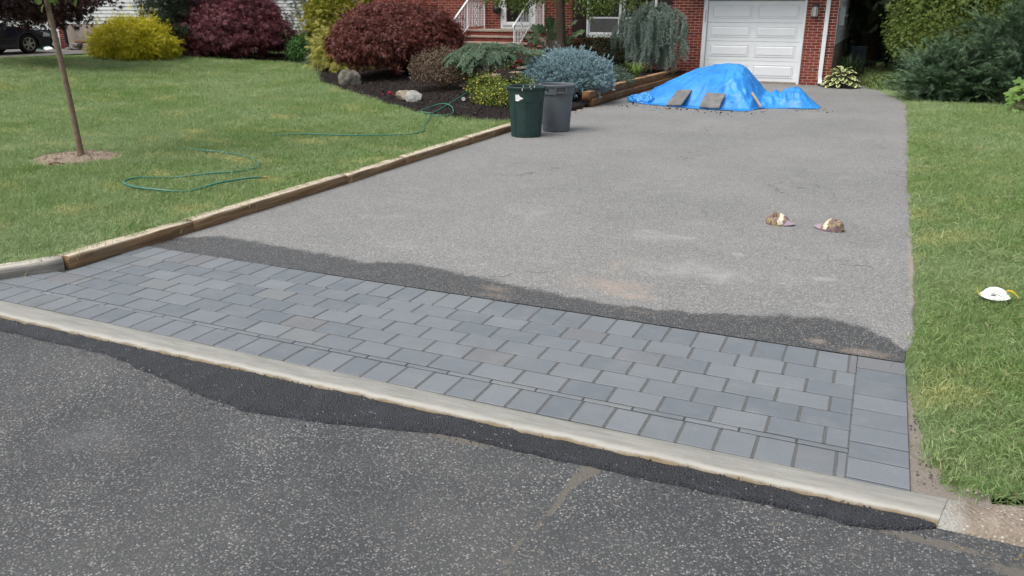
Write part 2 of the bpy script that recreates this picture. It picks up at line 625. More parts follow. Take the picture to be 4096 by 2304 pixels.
xs = np.concatenate([np.linspace(-60, -7, 12), np.arange(-6.5, 1.8, .02), np.linspace(2.2, 60, 12)])
ys = np.concatenate([np.linspace(-25, 1, 8), np.arange(1.3, 3.30, .02)])
V, F = grid_np(xs, ys, lambda X, Y: -.034 - .004 * np.clip(3.2 - Y, 0, 3) + .003 * vnoise(np.stack([X * 2, Y * 2, 0 * X], -1)))
ro = add_np("road", V, [F], MAT['road'], smooth=True)
crack = np.array([(0, .05, 0)]) + np.array([(-.955, 3.02, .040), (-.985, 2.90, .021), (-1.0, 2.80, .014), (-1.0, 2.68, .011), (-1.015, 2.55, .006), (-1.035, 2.42, .0065), (-1.045, 2.28, .006), (-1.0, 2.15, .007), (-1.02, 1.9, .006)])
cp = smooth_path(crack, 10)
d = np.full(len(V), 9.)
for q in cp:
    d = np.minimum(d, np.hypot(V[:, 0] - q[0], V[:, 1] - q[1]) / q[2])
dirt = np.clip(1.25 - .6 * d, 0, 1)
for (cx, cy, a, b) in ((-1.62, 3.045, .16, .035), (.42, 3.09, .20, .03), (.85, 3.02, .30, .05)):
    dirt = np.maximum(dirt, 1.1 - .7 * np.hypot((V[:, 0] - cx) / a, (V[:, 1] - cy) / b))
fattr(ro.data, "dirt", dirt)
pale = 1 - np.hypot((V[:, 0] + 3.25) / .55, (V[:, 1] - 2.35) / .45)
pale = np.maximum(pale, .9 - np.hypot((V[:, 0] + 2.05) / .35, (V[:, 1] - 2.02) / .12))
pale = np.maximum(pale, .8 - np.hypot((V[:, 0] - .55) / .3, (V[:, 1] - 2.8) / .12))
fattr(ro.data, "pale", np.clip(pale, 0, 1))
tag(ro, kind="structure")

# fresh asphalt patch along the kerb
lowp = np.array([(-12, 3.0), (-6, 3.03), (-4.83, 3.03), (-4.35, 3.04), (-3.98, 3.03), (-3.78, 3.0), (-3.6, 2.955), (-3.2, 2.88), (-2.76, 2.805), (-2.55, 2.82), (-2.32, 2.86), (-1.91, 2.95), (-1.72, 3.01), (-1.5, 3.01), (-1.07, 3.015), (-.74, 3.02), (.20, 3.045), (.34, 3.08), (.44, 3.15)])
px = np.arange(-12, .44, .012)
lowp[:, 1] += .042
low = np.interp(px, lowp[:, 0], lowp[:, 1]) + .010 * fbm(np.stack([px * 9, 0 * px, 0 * px], 1), 4, 3)
rows = []
for k, t in enumerate((0, .25, .5, .75, .93, 1.0)):
    yy = 3.212 + (low - 3.212) * t
    zz = -.020 + (.005 * fbm(np.stack([px * 14, yy * 14, 0 * px], 1), 3, 5) if t < 1 else -.022)
    rows.append(np.stack([px, yy, zz + 0 * px], 1))
n = len(px)
i = (np.arange(n - 1)[None] + n * np.arange(5)[:, None]).ravel()
tag(add_np("asphalt_patch", np.concatenate(rows), [np.stack([i, i + n, i + n + 1, i + 1], 1)], MAT['patch']), kind="structure")

# the new flush kerb: a profile swept along the street
prof = [(3.385, -0.1), (3.385, -0.006), (3.3746, -0.002), (3.341, -0.001), (3.301, -0.003), (3.261, -0.006), (3.237, -0.01), (3.225, -0.014), (3.2178, -0.02), (3.2114, -0.024), (3.2002, -0.028), (3.1914, -0.036), (3.1898, -0.1)]
kx = np.concatenate([np.arange(-12, .34, .06), np.array([.34, .36, .38, .40, .4125, .425, .4375, .45])])
V = []
for x in kx:
    wob = .004 * vnoise(np.array([x * .8, 0, 0]))
    curl = max(0, x - .30)
    for (y, z) in prof:
        V.append((x + .05 * (y - 3.25) / .2 * max(0, (x - .40) / .05), y + wob * (x < .4) + (.9 * curl * curl * (y - 3.1)) + (.03 if y > 3.3 and x < -3 else 0) * min(1, (-3 - x) / 2), z + (.02 * curl if z > -.05 else 0)))
m_ = len(prof); n = len(kx)
i = (np.arange(m_ - 1)[None] + m_ * np.arange(n - 1)[:, None]).ravel()
FF = [np.stack([i, i + m_, i + m_ + 1, i + 1], 1)]
tag(add_np("kerb", V, FF + [np.array([range((n - 1) * m_, n * m_)])], MAT['kerb'], smooth=True), kind="structure")

# the worn old kerb to the right of it, standing higher
prof = [(3.47, -.10), (3.47, .030), (3.45, .040), (3.40, .044), (3.34, .040), (3.29, .030), (3.25, .016), (3.222, -.006), (3.205, -.025), (3.20, -.05), (3.20, -.10)]
pnew = [(3.391, -0.1), (3.391, -0.004), (3.3794, 0.001), (3.345, 0.002), (3.305, 0.0), (3.265, -0.004), (3.2394, -0.008), (3.2194, -0.018), (3.2122, -0.022), (3.197, -0.032), (3.1922, -0.1)]
kx = np.concatenate([np.arange(.4505, 1.2, .012), np.arange(1.2, 12, .05)])
V = []
for x in kx:
    k = float(S((x - .45) / .5))
    for (y0_, z0_), (y1_, z1_) in zip(pnew, prof):
        y, z = y0_ + (y1_ - y0_) * k, z0_ + (z1_ - z0_) * k
        q = np.array([x * 11, y * 11, z * 11])
        xs_ = x + .05 * (y - 3.25) / .2 * (1 - k)
        V.append((xs_ + .004 * min(1, k * 6) * vnoise(q, 4), y - .01 * k + .006 * min(1, k * 4 + .2) * vnoise(q, 1), z + .006 * min(1, k * 3 + .2) * vnoise(q * 1.7, 2)))
m_ = len(prof); n = len(kx)
i = (np.arange(m_ - 1)[None] + m_ * np.arange(n - 1)[:, None]).ravel()
tag(add_np("old_kerb", V, [np.stack([i, i + m_, i + m_ + 1, i + 1], 1), np.array([range(m_)])], MAT['oldkerb']), kind="structure")

# driveway sheet with damp band, sand and dust carried as attributes
er = np.array([(4.8, .36), (5.3, .41), (6.6, .44), (8, .45), (9.5, .455), (14, .51), (19.5, .57), (20.3, .50), (21.2, .32), (23.5, -.15), (24.2, -.35)])
ys = np.concatenate([np.arange(4.818, 9, .035), np.arange(9.05, 24.2, .12)])
us = np.concatenate([np.linspace(0, .96, 170), np.linspace(.965, 1, 14)])
Yg, Ug = np.meshgrid(ys, us, indexing='ij')
xr = np.interp(Yg, er[:, 0], er[:, 1]) + .020 * fbm(np.stack([Yg * 4, 0 * Yg, 0 * Yg], -1), 4, 9)
Xg = -5.60 + (xr + 5.60) * Ug
Zg = .0012 * fbm(np.stack([Xg * 3, Yg * 3, 0 * Yg], -1), 3, 2)
Zg = np.where(Ug > .999, -.04, Zg)
V = np.stack([Xg, Yg, Zg], -1).reshape(-1, 3)
nx = len(us)
i = (np.arange(nx - 1)[None] + nx * np.arange(len(ys) - 1)[:, None]).ravel()
dr = add_np("driveway", V, [np.stack([i, i + 1, i + nx + 1, i + nx], 1)], MAT['drive'], smooth=True)
wl_ = np.array([(-5.6, 5.05), (-5.35, 5.22), (-5.14, 5.34), (-4.49, 5.28), (-3.86, 5.25), (-3.62, 5.18), (-3.21, 5.33), (-2.7, 5.25), (-2.23, 5.16), (-1.92, 5.13), (-1.53, 5.06), (-1.18, 5.09), (-.8, 5.17), (-.4, 5.32), (-.1, 5.38), (.1, 5.33), (.25, 5.18), (.36, 4.98), (.6, 4.85)])
wy = np.interp(V[:, 0], wl_[:, 0], wl_[:, 1])
fattr(dr.data, "wet", np.clip(.5 + (wy - V[:, 1]) / .42, 0, 1))


def blob(V, items):
    r = np.zeros(len(V))
    for (cx, cy, a, b, k) in items:
        r = np.maximum(r, k * np.clip(1 - np.hypot((V[:, 0] - cx) / a, (V[:, 1] - cy) / b), 0, 1))
    return r


fattr(dr.data, "sand", blob(V, [(-1.6, 5.45, .7, .35, 1.1), (-1.42, 5.28, .35, .14, 1.2), (-1.72, 5.95, .22, .6, .8), (-2.35, 5.02, .3, .16, .9), (-2.3, 4.9, .35, .12, .9), (.12, 4.88, .35, .16, 1.0), (-.15, 4.95, .12, .1, 1.2), (-1.3, 5.0, .2, .08, .9), (.42, 6.5, .07, 3, 1.3)]))
fattr(dr.data, "dust", blob(V, [(-1.1, 6.05, 1.6, .8, 1.0), (-3.0, 7.3, 1.3, .9, .8), (-1.7, 6.9, .6, .5, 1.0), (-1.0, 6.0, .8, .25, 1.1), (-.2, 6.25, .30, .14, 1.15), (-.9, 6.65, .2, .12, 1.2), (-1.45, 7.0, .5, .12, 1.1), (-3.6, 5.7, 1.2, .4, .8), (-2.0, 9.3, 1.4, 1.2, .7), (-.2, 5.65, .5, .18, .9), (-4.6, 7.6, .7, 1.4, .7)]))
tag(dr, kind="structure")

# strip of stone dust and soil between pavers and right lawn
V, F = grid_np(np.linspace(.30, .64, 18), np.linspace(3.36, 5.0, 80), lambda X, Y: -.012 + .006 * fbm(np.stack([X * 30, Y * 30, 0 * X], -1), 3) + .02 * S((X - .42) / .2))
tag(add_np("stone_dust_strip", V, [F], MAT['strip']), kind="structure")

# ------------------------------------------------------------------ apron of pavers
V, F = grid_np(np.linspace(-6.1, .342, 120), np.linspace(3.37, 4.822, 40), lambda X, Y: -.0055 + .0008 * fbm(np.stack([X * 30, Y * 30, 0 * X], -1), 3))
apron = tag(add_np("paver_apron", V, [F], MAT['joint']), kind="structure")
pav_mesh = {}
sand_q = []


def paver(x0, x1, y0, y1, gap=.004):
    sand_q.append((x1 - gap - .001, x1 + gap + .001, y0 + .005, y1 - .005))
    w, l = round(x1 - x0 - 2 * gap, 4), round(y1 - y0 - .0105, 4)
    if w < .012 or l < .012:
        return
    key = (w, l)
    if key not in pav_mesh:
        bm = bmesh.new()
        bmesh.ops.create_cube(bm, size=1)
        bmesh.ops.scale(bm, vec=(w, l, .05), verts=bm.verts)
        ed = [e for e in bm.edges if all(v.co.z > 0 for v in e.verts)]
        bmesh.ops.bevel(bm, geom=ed, offset=.0028, segments=1, profile=.5, affect='EDGES')
        me = bpy.data.meshes.new("paver"); bm.to_mesh(me); bm.free()
        me.materials.append(MAT['paver'])
        pav_mesh[key] = me
    o = bpy.data.objects.new("paver", pav_mesh[key])
    COL.objects.link(o)
    o.parent = apron
    yb = .03 * min(1, max(0, (-3 - (x0 + x1) / 2) / 2))
    o.location = ((x0 + x1) / 2, (y0 + y1) / 2 + (yb if y0 < 3.5 else yb * .6), -.0255 + rng.uniform(-.0012, .0012))
    o.rotation_euler = (rng.uniform(-.003, .003), rng.uniform(-.003, .003), rng.uniform(-.006, .006))


XL, XR = -5.25, .089
# right edge column
for y0, y1 in zip((3.395, 3.58, 3.735, 3.91, 4.10, 4.28, 4.46, 4.64), (3.58, 3.735, 3.91, 4.10, 4.28, 4.46, 4.64, 4.812)):
    paver(.086, .342, y0, y1, .002)
paver(.086, .342, 3.366, 3.395, .002)
# top soldier course
x = .045
paver(.045, XR, 4.55, 4.812)
while x > -5.5:
    x2 = max(x - .1765, -5.53)
    paver(x2, x, 4.55, 4.812, .0065); x = x2
# running-bond field
rows_ = [(4.371, 4.55), (4.193, 4.371), (4.014, 4.193), (3.835, 4.014), (3.656, 3.835)]
for k, (y0, y1) in enumerate(rows_):
    ph = -1.87 if k % 2 == 0 else -1.738
    x = XR
    xj = ph + .264 * math.floor((XR - ph) / .264)
    if XR - xj < .02:
        xj -= .264
    while x > XL + .01:
        x2 = max(xj, XL)
        paver(x2, x, y0, y1, .0072); x = x2; xj -= .264
# thin cut strip
x = XR; xj = -1.46 + .264 * math.floor((XR + 1.46) / .264)
while x > XL + .01:
    x2 = max(xj, XL); paver(x2, x, 3.612, 3.654, .004); x = x2; xj -= .264
# bottom soldier course
x = XR; xj = -1.53 + .1745 * math.floor((XR + 1.53) / .1745)
while x > -5.98:
    x2 = xj; paver(x2, x, 3.382, 3.608, .0068); x = x2; xj -= .1745
# left edge columns beside the timber
y = 4.55
for k in range(6):
    y2 = max(y - .179, 3.612)
    if y - y2 > .02:
        paver(-5.51, XL, y2, y, .003)
        if y < 4.15:
            paver(-5.77, -5.51, y2, y, .003)
    y = y2

MAT['jsand'] = m_soil("swept_joint_sand", (.095, .098, .099), (.175, .176, .174), 170, .4)
V, F = [], []
for (a_, b_, y0, y1) in sand_q:
    if b_ - a_ < .012 or b_ > XR + .03:
        continue
    yo = .018 * min(1, max(0, (-3 - a_) / 2))
    i0 = len(V)
    V += [(a_, y0 + yo, -.0034), (b_, y0 + yo, -.0034), (b_, y1 + yo, -.0034), (a_, y1 + yo, -.0034)]
    F.append((i0, i0 + 1, i0 + 2, i0 + 3))
tag(add_np("joint_sand", V, [np.array(F)], MAT['jsand'], apron), kind="stuff")

# ------------------------------------------------------------------ lawns, bed, soil
ys = np.concatenate([np.arange(3.2, 13, .25), np.linspace(13.2, 60, 70)])
tlx = lambda y: np.interp(y, [3.2, 3.55, 4.11, 5.35, 12.6, 13.2, 14], [-6.2, -5.98, -5.64, -5.58, -5.57, -5.57, -5.75])
u = np.concatenate([np.linspace(0, .1, 30), np.linspace(.11, 1, 60)])
Yg, Ug = np.meshgrid(ys, u, indexing='ij')
Xg = tlx(Yg) + (-62 - tlx(Yg)) * Ug
Zg = z_lawn(Xg, Yg) + .012 * fbm(np.stack([Xg, Yg, 0 * Xg], -1) * .9, 2)
Zg -= .22 * ((Yg > 13.8) & (Xg > -7.6))
nx = len(u)
i = (np.arange(nx - 1)[None] + nx * np.arange(len(ys) - 1)[:, None]).ravel()
tag(add_np("lawn", np.stack([Xg, Yg, Zg], -1).reshape(-1, 3), [np.stack([i + 1, i, i + nx, i + nx + 1], 1)], MAT['lawn'], smooth=True), kind="structure")

elx = lambda y: np.interp(y, [3.3, 3.45, 3.7, 4.4, 4.8, 5.3, 6.6, 8, 14, 19, 20.2, 21.5, 24, 26], [.56, .50, .45, .42, .39, .43, .455, .465, .52, .58, .52, .32, -.12, -.3])
ys = np.concatenate([np.arange(3.46, 20, .2), np.linspace(20.2, 60, 50)])
u = np.concatenate([np.linspace(0, .15, 20), np.linspace(.18, 1, 30)])
Yg, Ug = np.meshgrid(ys, u, indexing='ij')
Xg = elx(Yg) - .13 + (30 - elx(Yg)) * Ug ** 1.5
z_right = lambda X, Y: .012 - .034 * S((elx(Y) - X) / .05) + .03 * S((X - elx(Y)) / .4) + .012 * fbm(np.stack([X, Y, 0 * X], -1) * 1.1, 2, 6)
nx = len(u)
i = (np.arange(nx - 1)[None] + nx * np.arange(len(ys) - 1)[:, None]).ravel()
tag(add_np("lawn_right", np.stack([Xg, Yg, z_right(Xg, Yg)], -1).reshape(-1, 3), [np.stack([i, i + 1, i + nx + 1, i + nx], 1)], MAT['lawn'], smooth=True), kind="structure")

bed_front = smooth_path(np.array([(-24.5, 22.2), (-22.0, 21.9), (-19.5, 22.7), (-17.74, 22.75), (-16.6, 21.9), (-14.0, 18.7), (-13.5, 18.0), (-11.5, 16.3), (-8.9, 14.15), (-7.4, 13.12), (-6.76, 12.92), (-5.9, 12.95), (-5.52, 13.15), (-5.50, 14.6), (-5.47, 16.2), (-5.42, 18.0), (-5.38, 20), (-5.33, 21.5), (-5.2, 23.0), (-5.1, 23.65)]), 10)
s_ = np.concatenate([[0], np.cumsum(np.linalg.norm(np.diff(bed_front, axis=0), axis=1))]); s_ /= s_[-1]
ss = np.linspace(0, 1, 200)
fr = np.stack([np.interp(ss, s_, bed_front[:, 0]), np.interp(ss, s_, bed_front[:, 1])], 1)
bk = np.stack([-25 + (25 - 6.3) * np.minimum(1, ss * 1.35), 25.2 + 0 * ss], 1)
bk[:, 1] = np.where(bk[:, 0] > -15.4, 23.69, 25.6)
rows = []
for k, t in enumerate(np.linspace(0, 1, 70) ** 1.2):
    p = fr + (bk - fr) * t
    p = p + (.035 * np.stack([vnoise(np.stack([ss * 160, 0 * ss, 0 * ss], 1)), vnoise(np.stack([ss * 160, 5 + 0 * ss, 0 * ss], 1))], 1) if t == 0 else 0)
    z = np.maximum(z_bed(p[:, 0], p[:, 1]), z_lawn(p[:, 0], p[:, 1]) + .015) + .018 * fbm(np.stack([p[:, 0] * 3, p[:, 1] * 3, 0 * ss], 1), 3, 8) * min(1, t * 20)
    if t == 0:
        z = z - .05
    rows.append(np.stack([p[:, 0], p[:, 1], z], 1))
n = len(ss)
i = (np.arange(n - 1)[None] + n * np.arange(len(rows) - 1)[:, None]).ravel()
tag(add_np("mulch_bed", np.concatenate(rows), [np.stack([i, i + 1, i + n + 1, i + n], 1)], MAT['mulch']), kind="structure")
bed_poly = np.vstack([bed_front, [(-5.1, 23.7), (-15.4, 23.7), (-15.4, 25.6), (-25, 25.6)]])


def inpoly(P, poly):
    x, y = P[:, 0], P[:, 1]
    c = np.zeros(len(P), bool)
    j = len(poly) - 1
    for i in range(len(poly)):
        xi, yi, xj, yj = *poly[i], *poly[j]
        c ^= ((yi > y) != (yj > y)) & (x < (xj - xi) * (y - yi) / (yj - yi + 1e-12) + xi)
        j = i
    return c


def scatter(tv, tf, pos, d, up, scale):
    """copies of a small template: length along +y of the template goes along d"""
    pos = np.asarray(pos, float)
    y = nrm(d); x = nrm(np.cross(y, up)); z = np.cross(x, y)
    R = np.stack([x, y, z], 1)                         # rows are axes
    sc_ = np.asarray(scale, float)
    sc_ = sc_[:, None, None] if sc_.ndim == 1 else sc_
    V = pos[:, None, :] + np.einsum('ki,nij->nkj', tv, R) * sc_
    K = len(tv)
    out = []
    for A in tf:
        A = np.asarray(A)
        out.append((A[None] + (np.arange(len(pos)) * K)[:, None, None]).reshape(-1, A.shape[1]))
    return V.reshape(-1, 3), out


def merge(parts):
    Vs, Fs, off = [], {}, 0
    for V, F in parts:
        for A in F:
            if len(A):
                Fs.setdefault(A.shape[1], []).append(A + off)
        Vs.append(V); off += len(V)
    return np.concatenate(Vs), [np.concatenate(v) for v in Fs.values()]


def rdir(n):
    return nrm(rng.normal(size=(n, 3)))


# mulch chips lying on the bed
P = np.stack([rng.uniform(-16, -5.3, 60000), rng.uniform(12.9, 23.6, 60000)], 1)
P = P[inpoly(P, bed_poly)][:16000]
zz = z_bed(P[:, 0], P[:, 1]) + .012
chip_v = np.array([(-.22, 0, 0), (.2, .05, .02), (.12, 1, .03), (-.15, .9, 0)]); chip_f = [np.array([(0, 1, 2, 3)])]
dd = rdir(len(P)); dd[:, 2] *= .35
V, F = scatter(chip_v, chip_f, np.column_stack([P, zz]), dd, np.array([0, 0, 1.]) + .5 * rdir(len(P)), rng.uniform(.02, .07, len(P)))
chipm = NM("mulch_chip"); chipm.done(chipm.mix(chipm.node("ShaderNodeNewGeometry").outputs["Random Per Island"], (.008, .006, .005), (.06, .045, .038)), .85, .25)
tag(add_np("mulch_chips", V, F, chipm.mat), "dark bark chips covering the planting bed", "mulch", kind="stuff")

# ------------------------------------------------------------------ timbers
def timber(parent, a, b, w, h, ztop, mat, sag=.0, seed=0, rough=.006):
    a = np.array(a, float); b = np.array(b, float)
    L = np.linalg.norm(b - a)
    bm = bmesh.new()
    n = max(6, int(L / .12))
    prof = [(-w / 2, -h), (w / 2, -h), (w / 2, -.018), (w / 2 - .006, -.006), (w / 2 - .018, 0), (0, .002), (-w / 2 + .018, 0), (-w / 2 + .005, -.006), (-w / 2, -.018)]
    m = len(prof)
    V = []
    for k in range(n + 1):
        y = -L / 2 + .003 + (L - .006) * k / n
        for (x, z) in prof:
            q = np.array([x * 14, y * 3.5, z * 14 + seed * 7.7])
            e = rough * fbm(q, 3, seed) * (1 if z > -h + .001 else 0)
            V.append((x + e, y + (.004 * vnoise(q * 2, 3) if k in (0, n) else 0), z + e * .8))
    i = (np.arange(m)[None] + m * np.arange(n)[:, None]).ravel()
    j = ((np.arange(m) + 1) % m)[None] + m * np.arange(n)[:, None]
    j = j.ravel()
    me = mesh_np("timber", V, [np.stack([i, j, j + m, i + m], 1), np.array([list(range(m))[::-1], list(range(n * m, n * m + m))])])
    me.materials.append(mat)
    o = bpy.data.objects.new("timber", me); COL.objects.link(o)
    o.parent = parent
    c = (a + b) / 2
    pl = np.array(parent.location)
    o.location = (c[0] - pl[0], c[1] - pl[1], ztop - pl[2])
    o.rotation_euler = (0, 0, math.atan2(-(b - a)[0], (b - a)[1]))
    return o


te = thing("timber_edging", "low weathered timber edging between the left lawn and the driveway", "edging", (-5.55, 8, 0))
tp = [(-6.25, 3.02), (-5.62, 4.11), (-5.56, 5.35), (-5.545, 7.71), (-5.555, 9.02), (-5.555, 10.9), (-5.55, 12.85)]
for k in range(len(tp) - 1):
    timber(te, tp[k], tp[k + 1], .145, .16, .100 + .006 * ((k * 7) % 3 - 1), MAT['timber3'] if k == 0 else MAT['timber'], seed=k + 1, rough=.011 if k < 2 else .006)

tw = thing("timber_wall", "two-course brown timber retaining wall holding the raised bed beside the driveway", "retaining wall", (-5.4, 19.5, 0))
for k, (a, b, zt) in enumerate([((-5.50, 16.18), (-5.475, 17.45), .315), ((-5.475, 17.45), (-5.43, 20.0), .335), ((-5.43, 20.0), (-5.36, 22.4), .33), ((-5.36, 22.4), (-5.32, 23.66), .33),
                                ((-5.475, 16.30), (-5.455, 17.9), .155), ((-5.455, 17.9), (-5.42, 19.2), .16), ((-5.42, 19.2), (-5.345, 21.7), .158), ((-5.345, 21.7), (-5.31, 23.66), .158)]):
    timber(tw, a, b, .16 if k < 4 else .17, .17, zt, MAT['timber2'], seed=20 + k)

# ------------------------------------------------------------------ grass: tufts on points
tuft_col = bpy.data.collections.new("grass_tufts")


def make_tuft(name, nb, L, spread, lean, w, seed):
    r = np.random.default_rng(seed)
    V, F4, F3 = [], [], []
    for k in range(nb):
        a = r.uniform(0, 2 * math.pi)
        b = np.array([r.normal(0, spread), r.normal(0, spread), 0])
        l = L * r.uniform(.55, 1.15); ln = lean * r.uniform(.2, 1.4)
        dr_ = np.array([math.cos(a), math.sin(a), 0]); sd = np.array([-math.sin(a), math.cos(a), 0]) * w * r.uniform(.7, 1.2)
        h1 = b + dr_ * l * ln * .35 + np.array([0, 0, l * .55]); h2 = b + dr_ * l * ln * 1.05 + np.array([0, 0, l * (.95 - .35 * ln)])
        i0 = len(V)
        V += [b - sd, b + sd, h1 + sd * .8, h1 - sd * .8, h2]
        F4.append((i0, i0 + 1, i0 + 2, i0 + 3)); F3.append((i0 + 3, i0 + 2, i0 + 4))
    me = mesh_np(name, np.array(V), [np.array(F4), np.array(F3)])
    me.materials.append(MAT['blade'])
    o = bpy.data.objects.new(name, me)
    tuft_col.objects.link(o)


for k in range(5):
    make_tuft("grass_tuft", 22, .060, .036, .85, .0019, 100 + k)


def grass_nodes():
    ng = bpy.data.node_groups.new("grass_on_points", 'GeometryNodeTree')
    ng.interface.new_socket("Geometry", in_out='INPUT', socket_type='NodeSocketGeometry')
    ng.interface.new_socket("Geometry", in_out='OUTPUT', socket_type='NodeSocketGeometry')
    N, L = ng.nodes, ng.links
    gi, go = N.new("NodeGroupInput"), N.new("NodeGroupOutput")
    ci = N.new("GeometryNodeCollectionInfo")
    ci.inputs["Collection"].default_value = tuft_col
    ci.inputs["Separate Children"].default_value = True
    ci.inputs["Reset Children"].default_value = True
    ip = N.new("GeometryNodeInstanceOnPoints")
    ip.inputs["Pick Instance"].default_value = True
    ra = N.new("GeometryNodeInputNamedAttribute"); ra.data_type = 'FLOAT_VECTOR'; ra.inputs[0].default_value = "rot"
    sa = N.new("GeometryNodeInputNamedAttribute"); sa.data_type = 'FLOAT_VECTOR'; sa.inputs[0].default_value = "scl"
    L.new(gi.outputs[0], ip.inputs["Points"]); L.new(ci.outputs[0], ip.inputs["Instance"])
    L.new(ra.outputs[0], ip.inputs["Rotation"]); L.new(sa.outputs[0], ip.inputs["Scale"])
    L.new(ip.outputs[0], go.inputs[0])
    return ng


GN = grass_nodes()


def grass(name, P, z, scl, tilt, label):
    me = bpy.data.meshes.new(name)
    V = np.column_stack([P, z]).astype(np.float32)
    me.vertices.add(len(V)); me.vertices.foreach_set("co", V.ravel())
    n = len(V)
    lean = fbm(np.column_stack([P * 1.7, np.zeros(n)]), 2, 5)
    rot = np.column_stack([tilt * rng.normal(size=n) * .35 + .35 * lean, tilt * rng.normal(size=n) * .35 + .25 * lean, rng.uniform(0, 6.28, n)]).astype(np.float32)
    s3 = np.column_stack([scl, scl, scl * rng.uniform(.75, 1.2, n)]).astype(np.float32)
    for nm_, arr in (("rot", rot), ("scl", s3)):
        a = me.attributes.new(nm_, 'FLOAT_VECTOR', 'POINT'); a.data.foreach_set("vector", arr.ravel())
    me.materials.append(MAT['blade'])
    o = bpy.data.objects.new(name, me); COL.objects.link(o)
    mod = o.modifiers.new("grass", 'NODES'); mod.node_group = GN
    return tag(o, label, "grass", kind="stuff")


def dens_sample(x0, x1, y0, y1, n, keep):
    P = np.stack([rng.uniform(x0, x1, n), rng.uniform(y0, y1, n)], 1)
    return P[keep(P)]


MX, MY = -9.36, 7.31                                   # tree mound
def keep_left(P):
    x, y = P[:, 0], P[:, 1]
    k = (x < tlx(y) + .02) & ~inpoly(P, bed_poly)
    mr = .56 + .05 * vnoise(np.column_stack([np.arctan2(y - MY, x - MX) * 2, 0 * x, 0 * x]))
    k &= np.hypot(x - MX, (y - MY)) > mr
    k &= (np.arctan2(-x, y) < 1.12) & (np.hypot(x, y) < 31) & ~((x < -25.2) & (y > 5)) & (y > 3.3)
    return k


A = []
for (d0, d1, dens, s_) in ((0, 9.5, 620, .95), (9.5, 14, 430, 1.0), (14, 20, 250, 1.15), (20, 31, 130, 1.45)):
    R_ = (max(-28, -d1), -5.4, 3.2, min(25, d1))
    n = int((R_[1] - R_[0]) * (R_[3] - R_[2]) * dens)
    P = dens_sample(*R_, n, lambda P: keep_left(P) & (np.hypot(P[:, 0], P[:, 1]) >= d0) & (np.hypot(P[:, 0], P[:, 1]) < d1))
    A.append((P, np.full(len(P), s_)))
P = np.concatenate([a[0] for a in A]); s_ = np.concatenate([a[1] for a in A]) * rng.uniform(.75, 1.2, sum(len(a[0]) for a in A))
# unmown fringe along the timber edging and the bed
edge = np.abs(P[:, 0] - tlx(P[:, 1])) < .12
s_ = np.where(edge, s_ * 1.15, s_)
grass("lawn_grass", P, z_lawn(P[:, 0], P[:, 1]) + .012 * fbm(np.column_stack([P * .9, 0 * P[:, 0]]), 2), s_, 1.0, "mown green lawn with pale dry patches left of the driveway")

A = []
for (y0, y1, dens, s_) in ((3.42, 7, 1000, .88), (7, 12, 560, 1.05), (12, 19.6, 300, 1.15)):
    P = dens_sample(.3, 5.0, y0, y1, int(4.7 * (y1 - y0) * dens), lambda P: (P[:, 0] > elx(P[:, 1]) + .035 * fbm(np.column_stack([P[:, 1] * 5, 0 * P[:, 0], 0 * P[:, 0]]), 3) - .03 * ((rng.uniform(size=len(P)) < .12) & (P[:, 1] > 5.2))) & (P[:, 0] < 1.7 + P[:, 1] * .2))
    A.append((P, np.full(len(P), s_)))
P = np.concatenate([a[0] for a in A]); s_ = np.concatenate([a[1] for a in A]) * rng.uniform(.7, 1.25, sum(len(a[0]) for a in A))
grass("lawn_grass", P, z_right(P[:, 0], P[:, 1]), s_, 1.5, "shaggy green grass of the lawn strip right of the driveway")
# shaded grass and weeds where the drive ends
P = dens_sample(-1.2, 1.2, 23.0, 30, 1500, lambda P: P[:, 0] > elx(P[:, 1]) - .2)
grass("weeds", P, .01 + 0 * P[:, 0], rng.uniform(1.5, 3.2, len(P)), 1.2, "rough grass at the shaded far end of the driveway")

# tree mound
n = 72
V = [(MX, MY, .135)]; F3 = []; F4 = []
rr = np.linspace(.06, 1, 15)
for k, t in enumerate(rr):
    for j in range(n):
        a = 2 * math.pi * j / n
        rad = .60 * t * (1 + .08 * vnoise(np.array([math.cos(a) * 2, math.sin(a) * 2, 3])))
        p = np.array([MX + rad * math.cos(a), MY + rad * math.sin(a), 0])
        V.append((p[0], p[1], .055 + .075 * (1 - t ** 2.2) + .020 * fbm(p * 11, 3) * (1 - .5 * t)))
F3 = [(0, 1 + j, 1 + (j + 1) % n) for j in range(n)]
F4 = [(1 + k * n + j, 1 + (k + 1) * n + j, 1 + (k + 1) * n + (j + 1) % n, 1 + k * n + (j + 1) % n) for k in range(14) for j in range(n)]
tag(add_np("soil_mound", V, [np.array(F3), np.array(F4)], MAT['mound']), kind="structure")
ico_v = np.array([(0, 0, 1), (.9, 0, .3), (.28, .85, .3), (-.72, .5, .35), (-.72, -.5, .3), (.28, -.85, .4), (0, 0, -.6)])
ico_f = [np.array([(0, 1, 2), (0, 2, 3), (0, 3, 4), (0, 4, 5), (0, 5, 1), (6, 2, 1), (6, 3, 2), (6, 4, 3), (6, 5, 4), (6, 1, 5)])]
m = 420
a = rng.uniform(0, 6.28, m); t = np.sqrt(rng.uniform(0, 1, m)) * .57
pp = np.column_stack([MX + t * np.cos(a), MY + t * np.sin(a), .065 + .075 * (1 - (t / .60) ** 2.2)])
V, F = scatter(ico_v, ico_f, pp, rdir(m), rdir(m), rng.uniform(.004, .019, m) * rng.uniform(.5, 1, m))
tag(add_np("soil_crumbs", V, F, MAT['mound']), "pale crumbs of soil on the young tree's mound", "soil", kind="stuff")

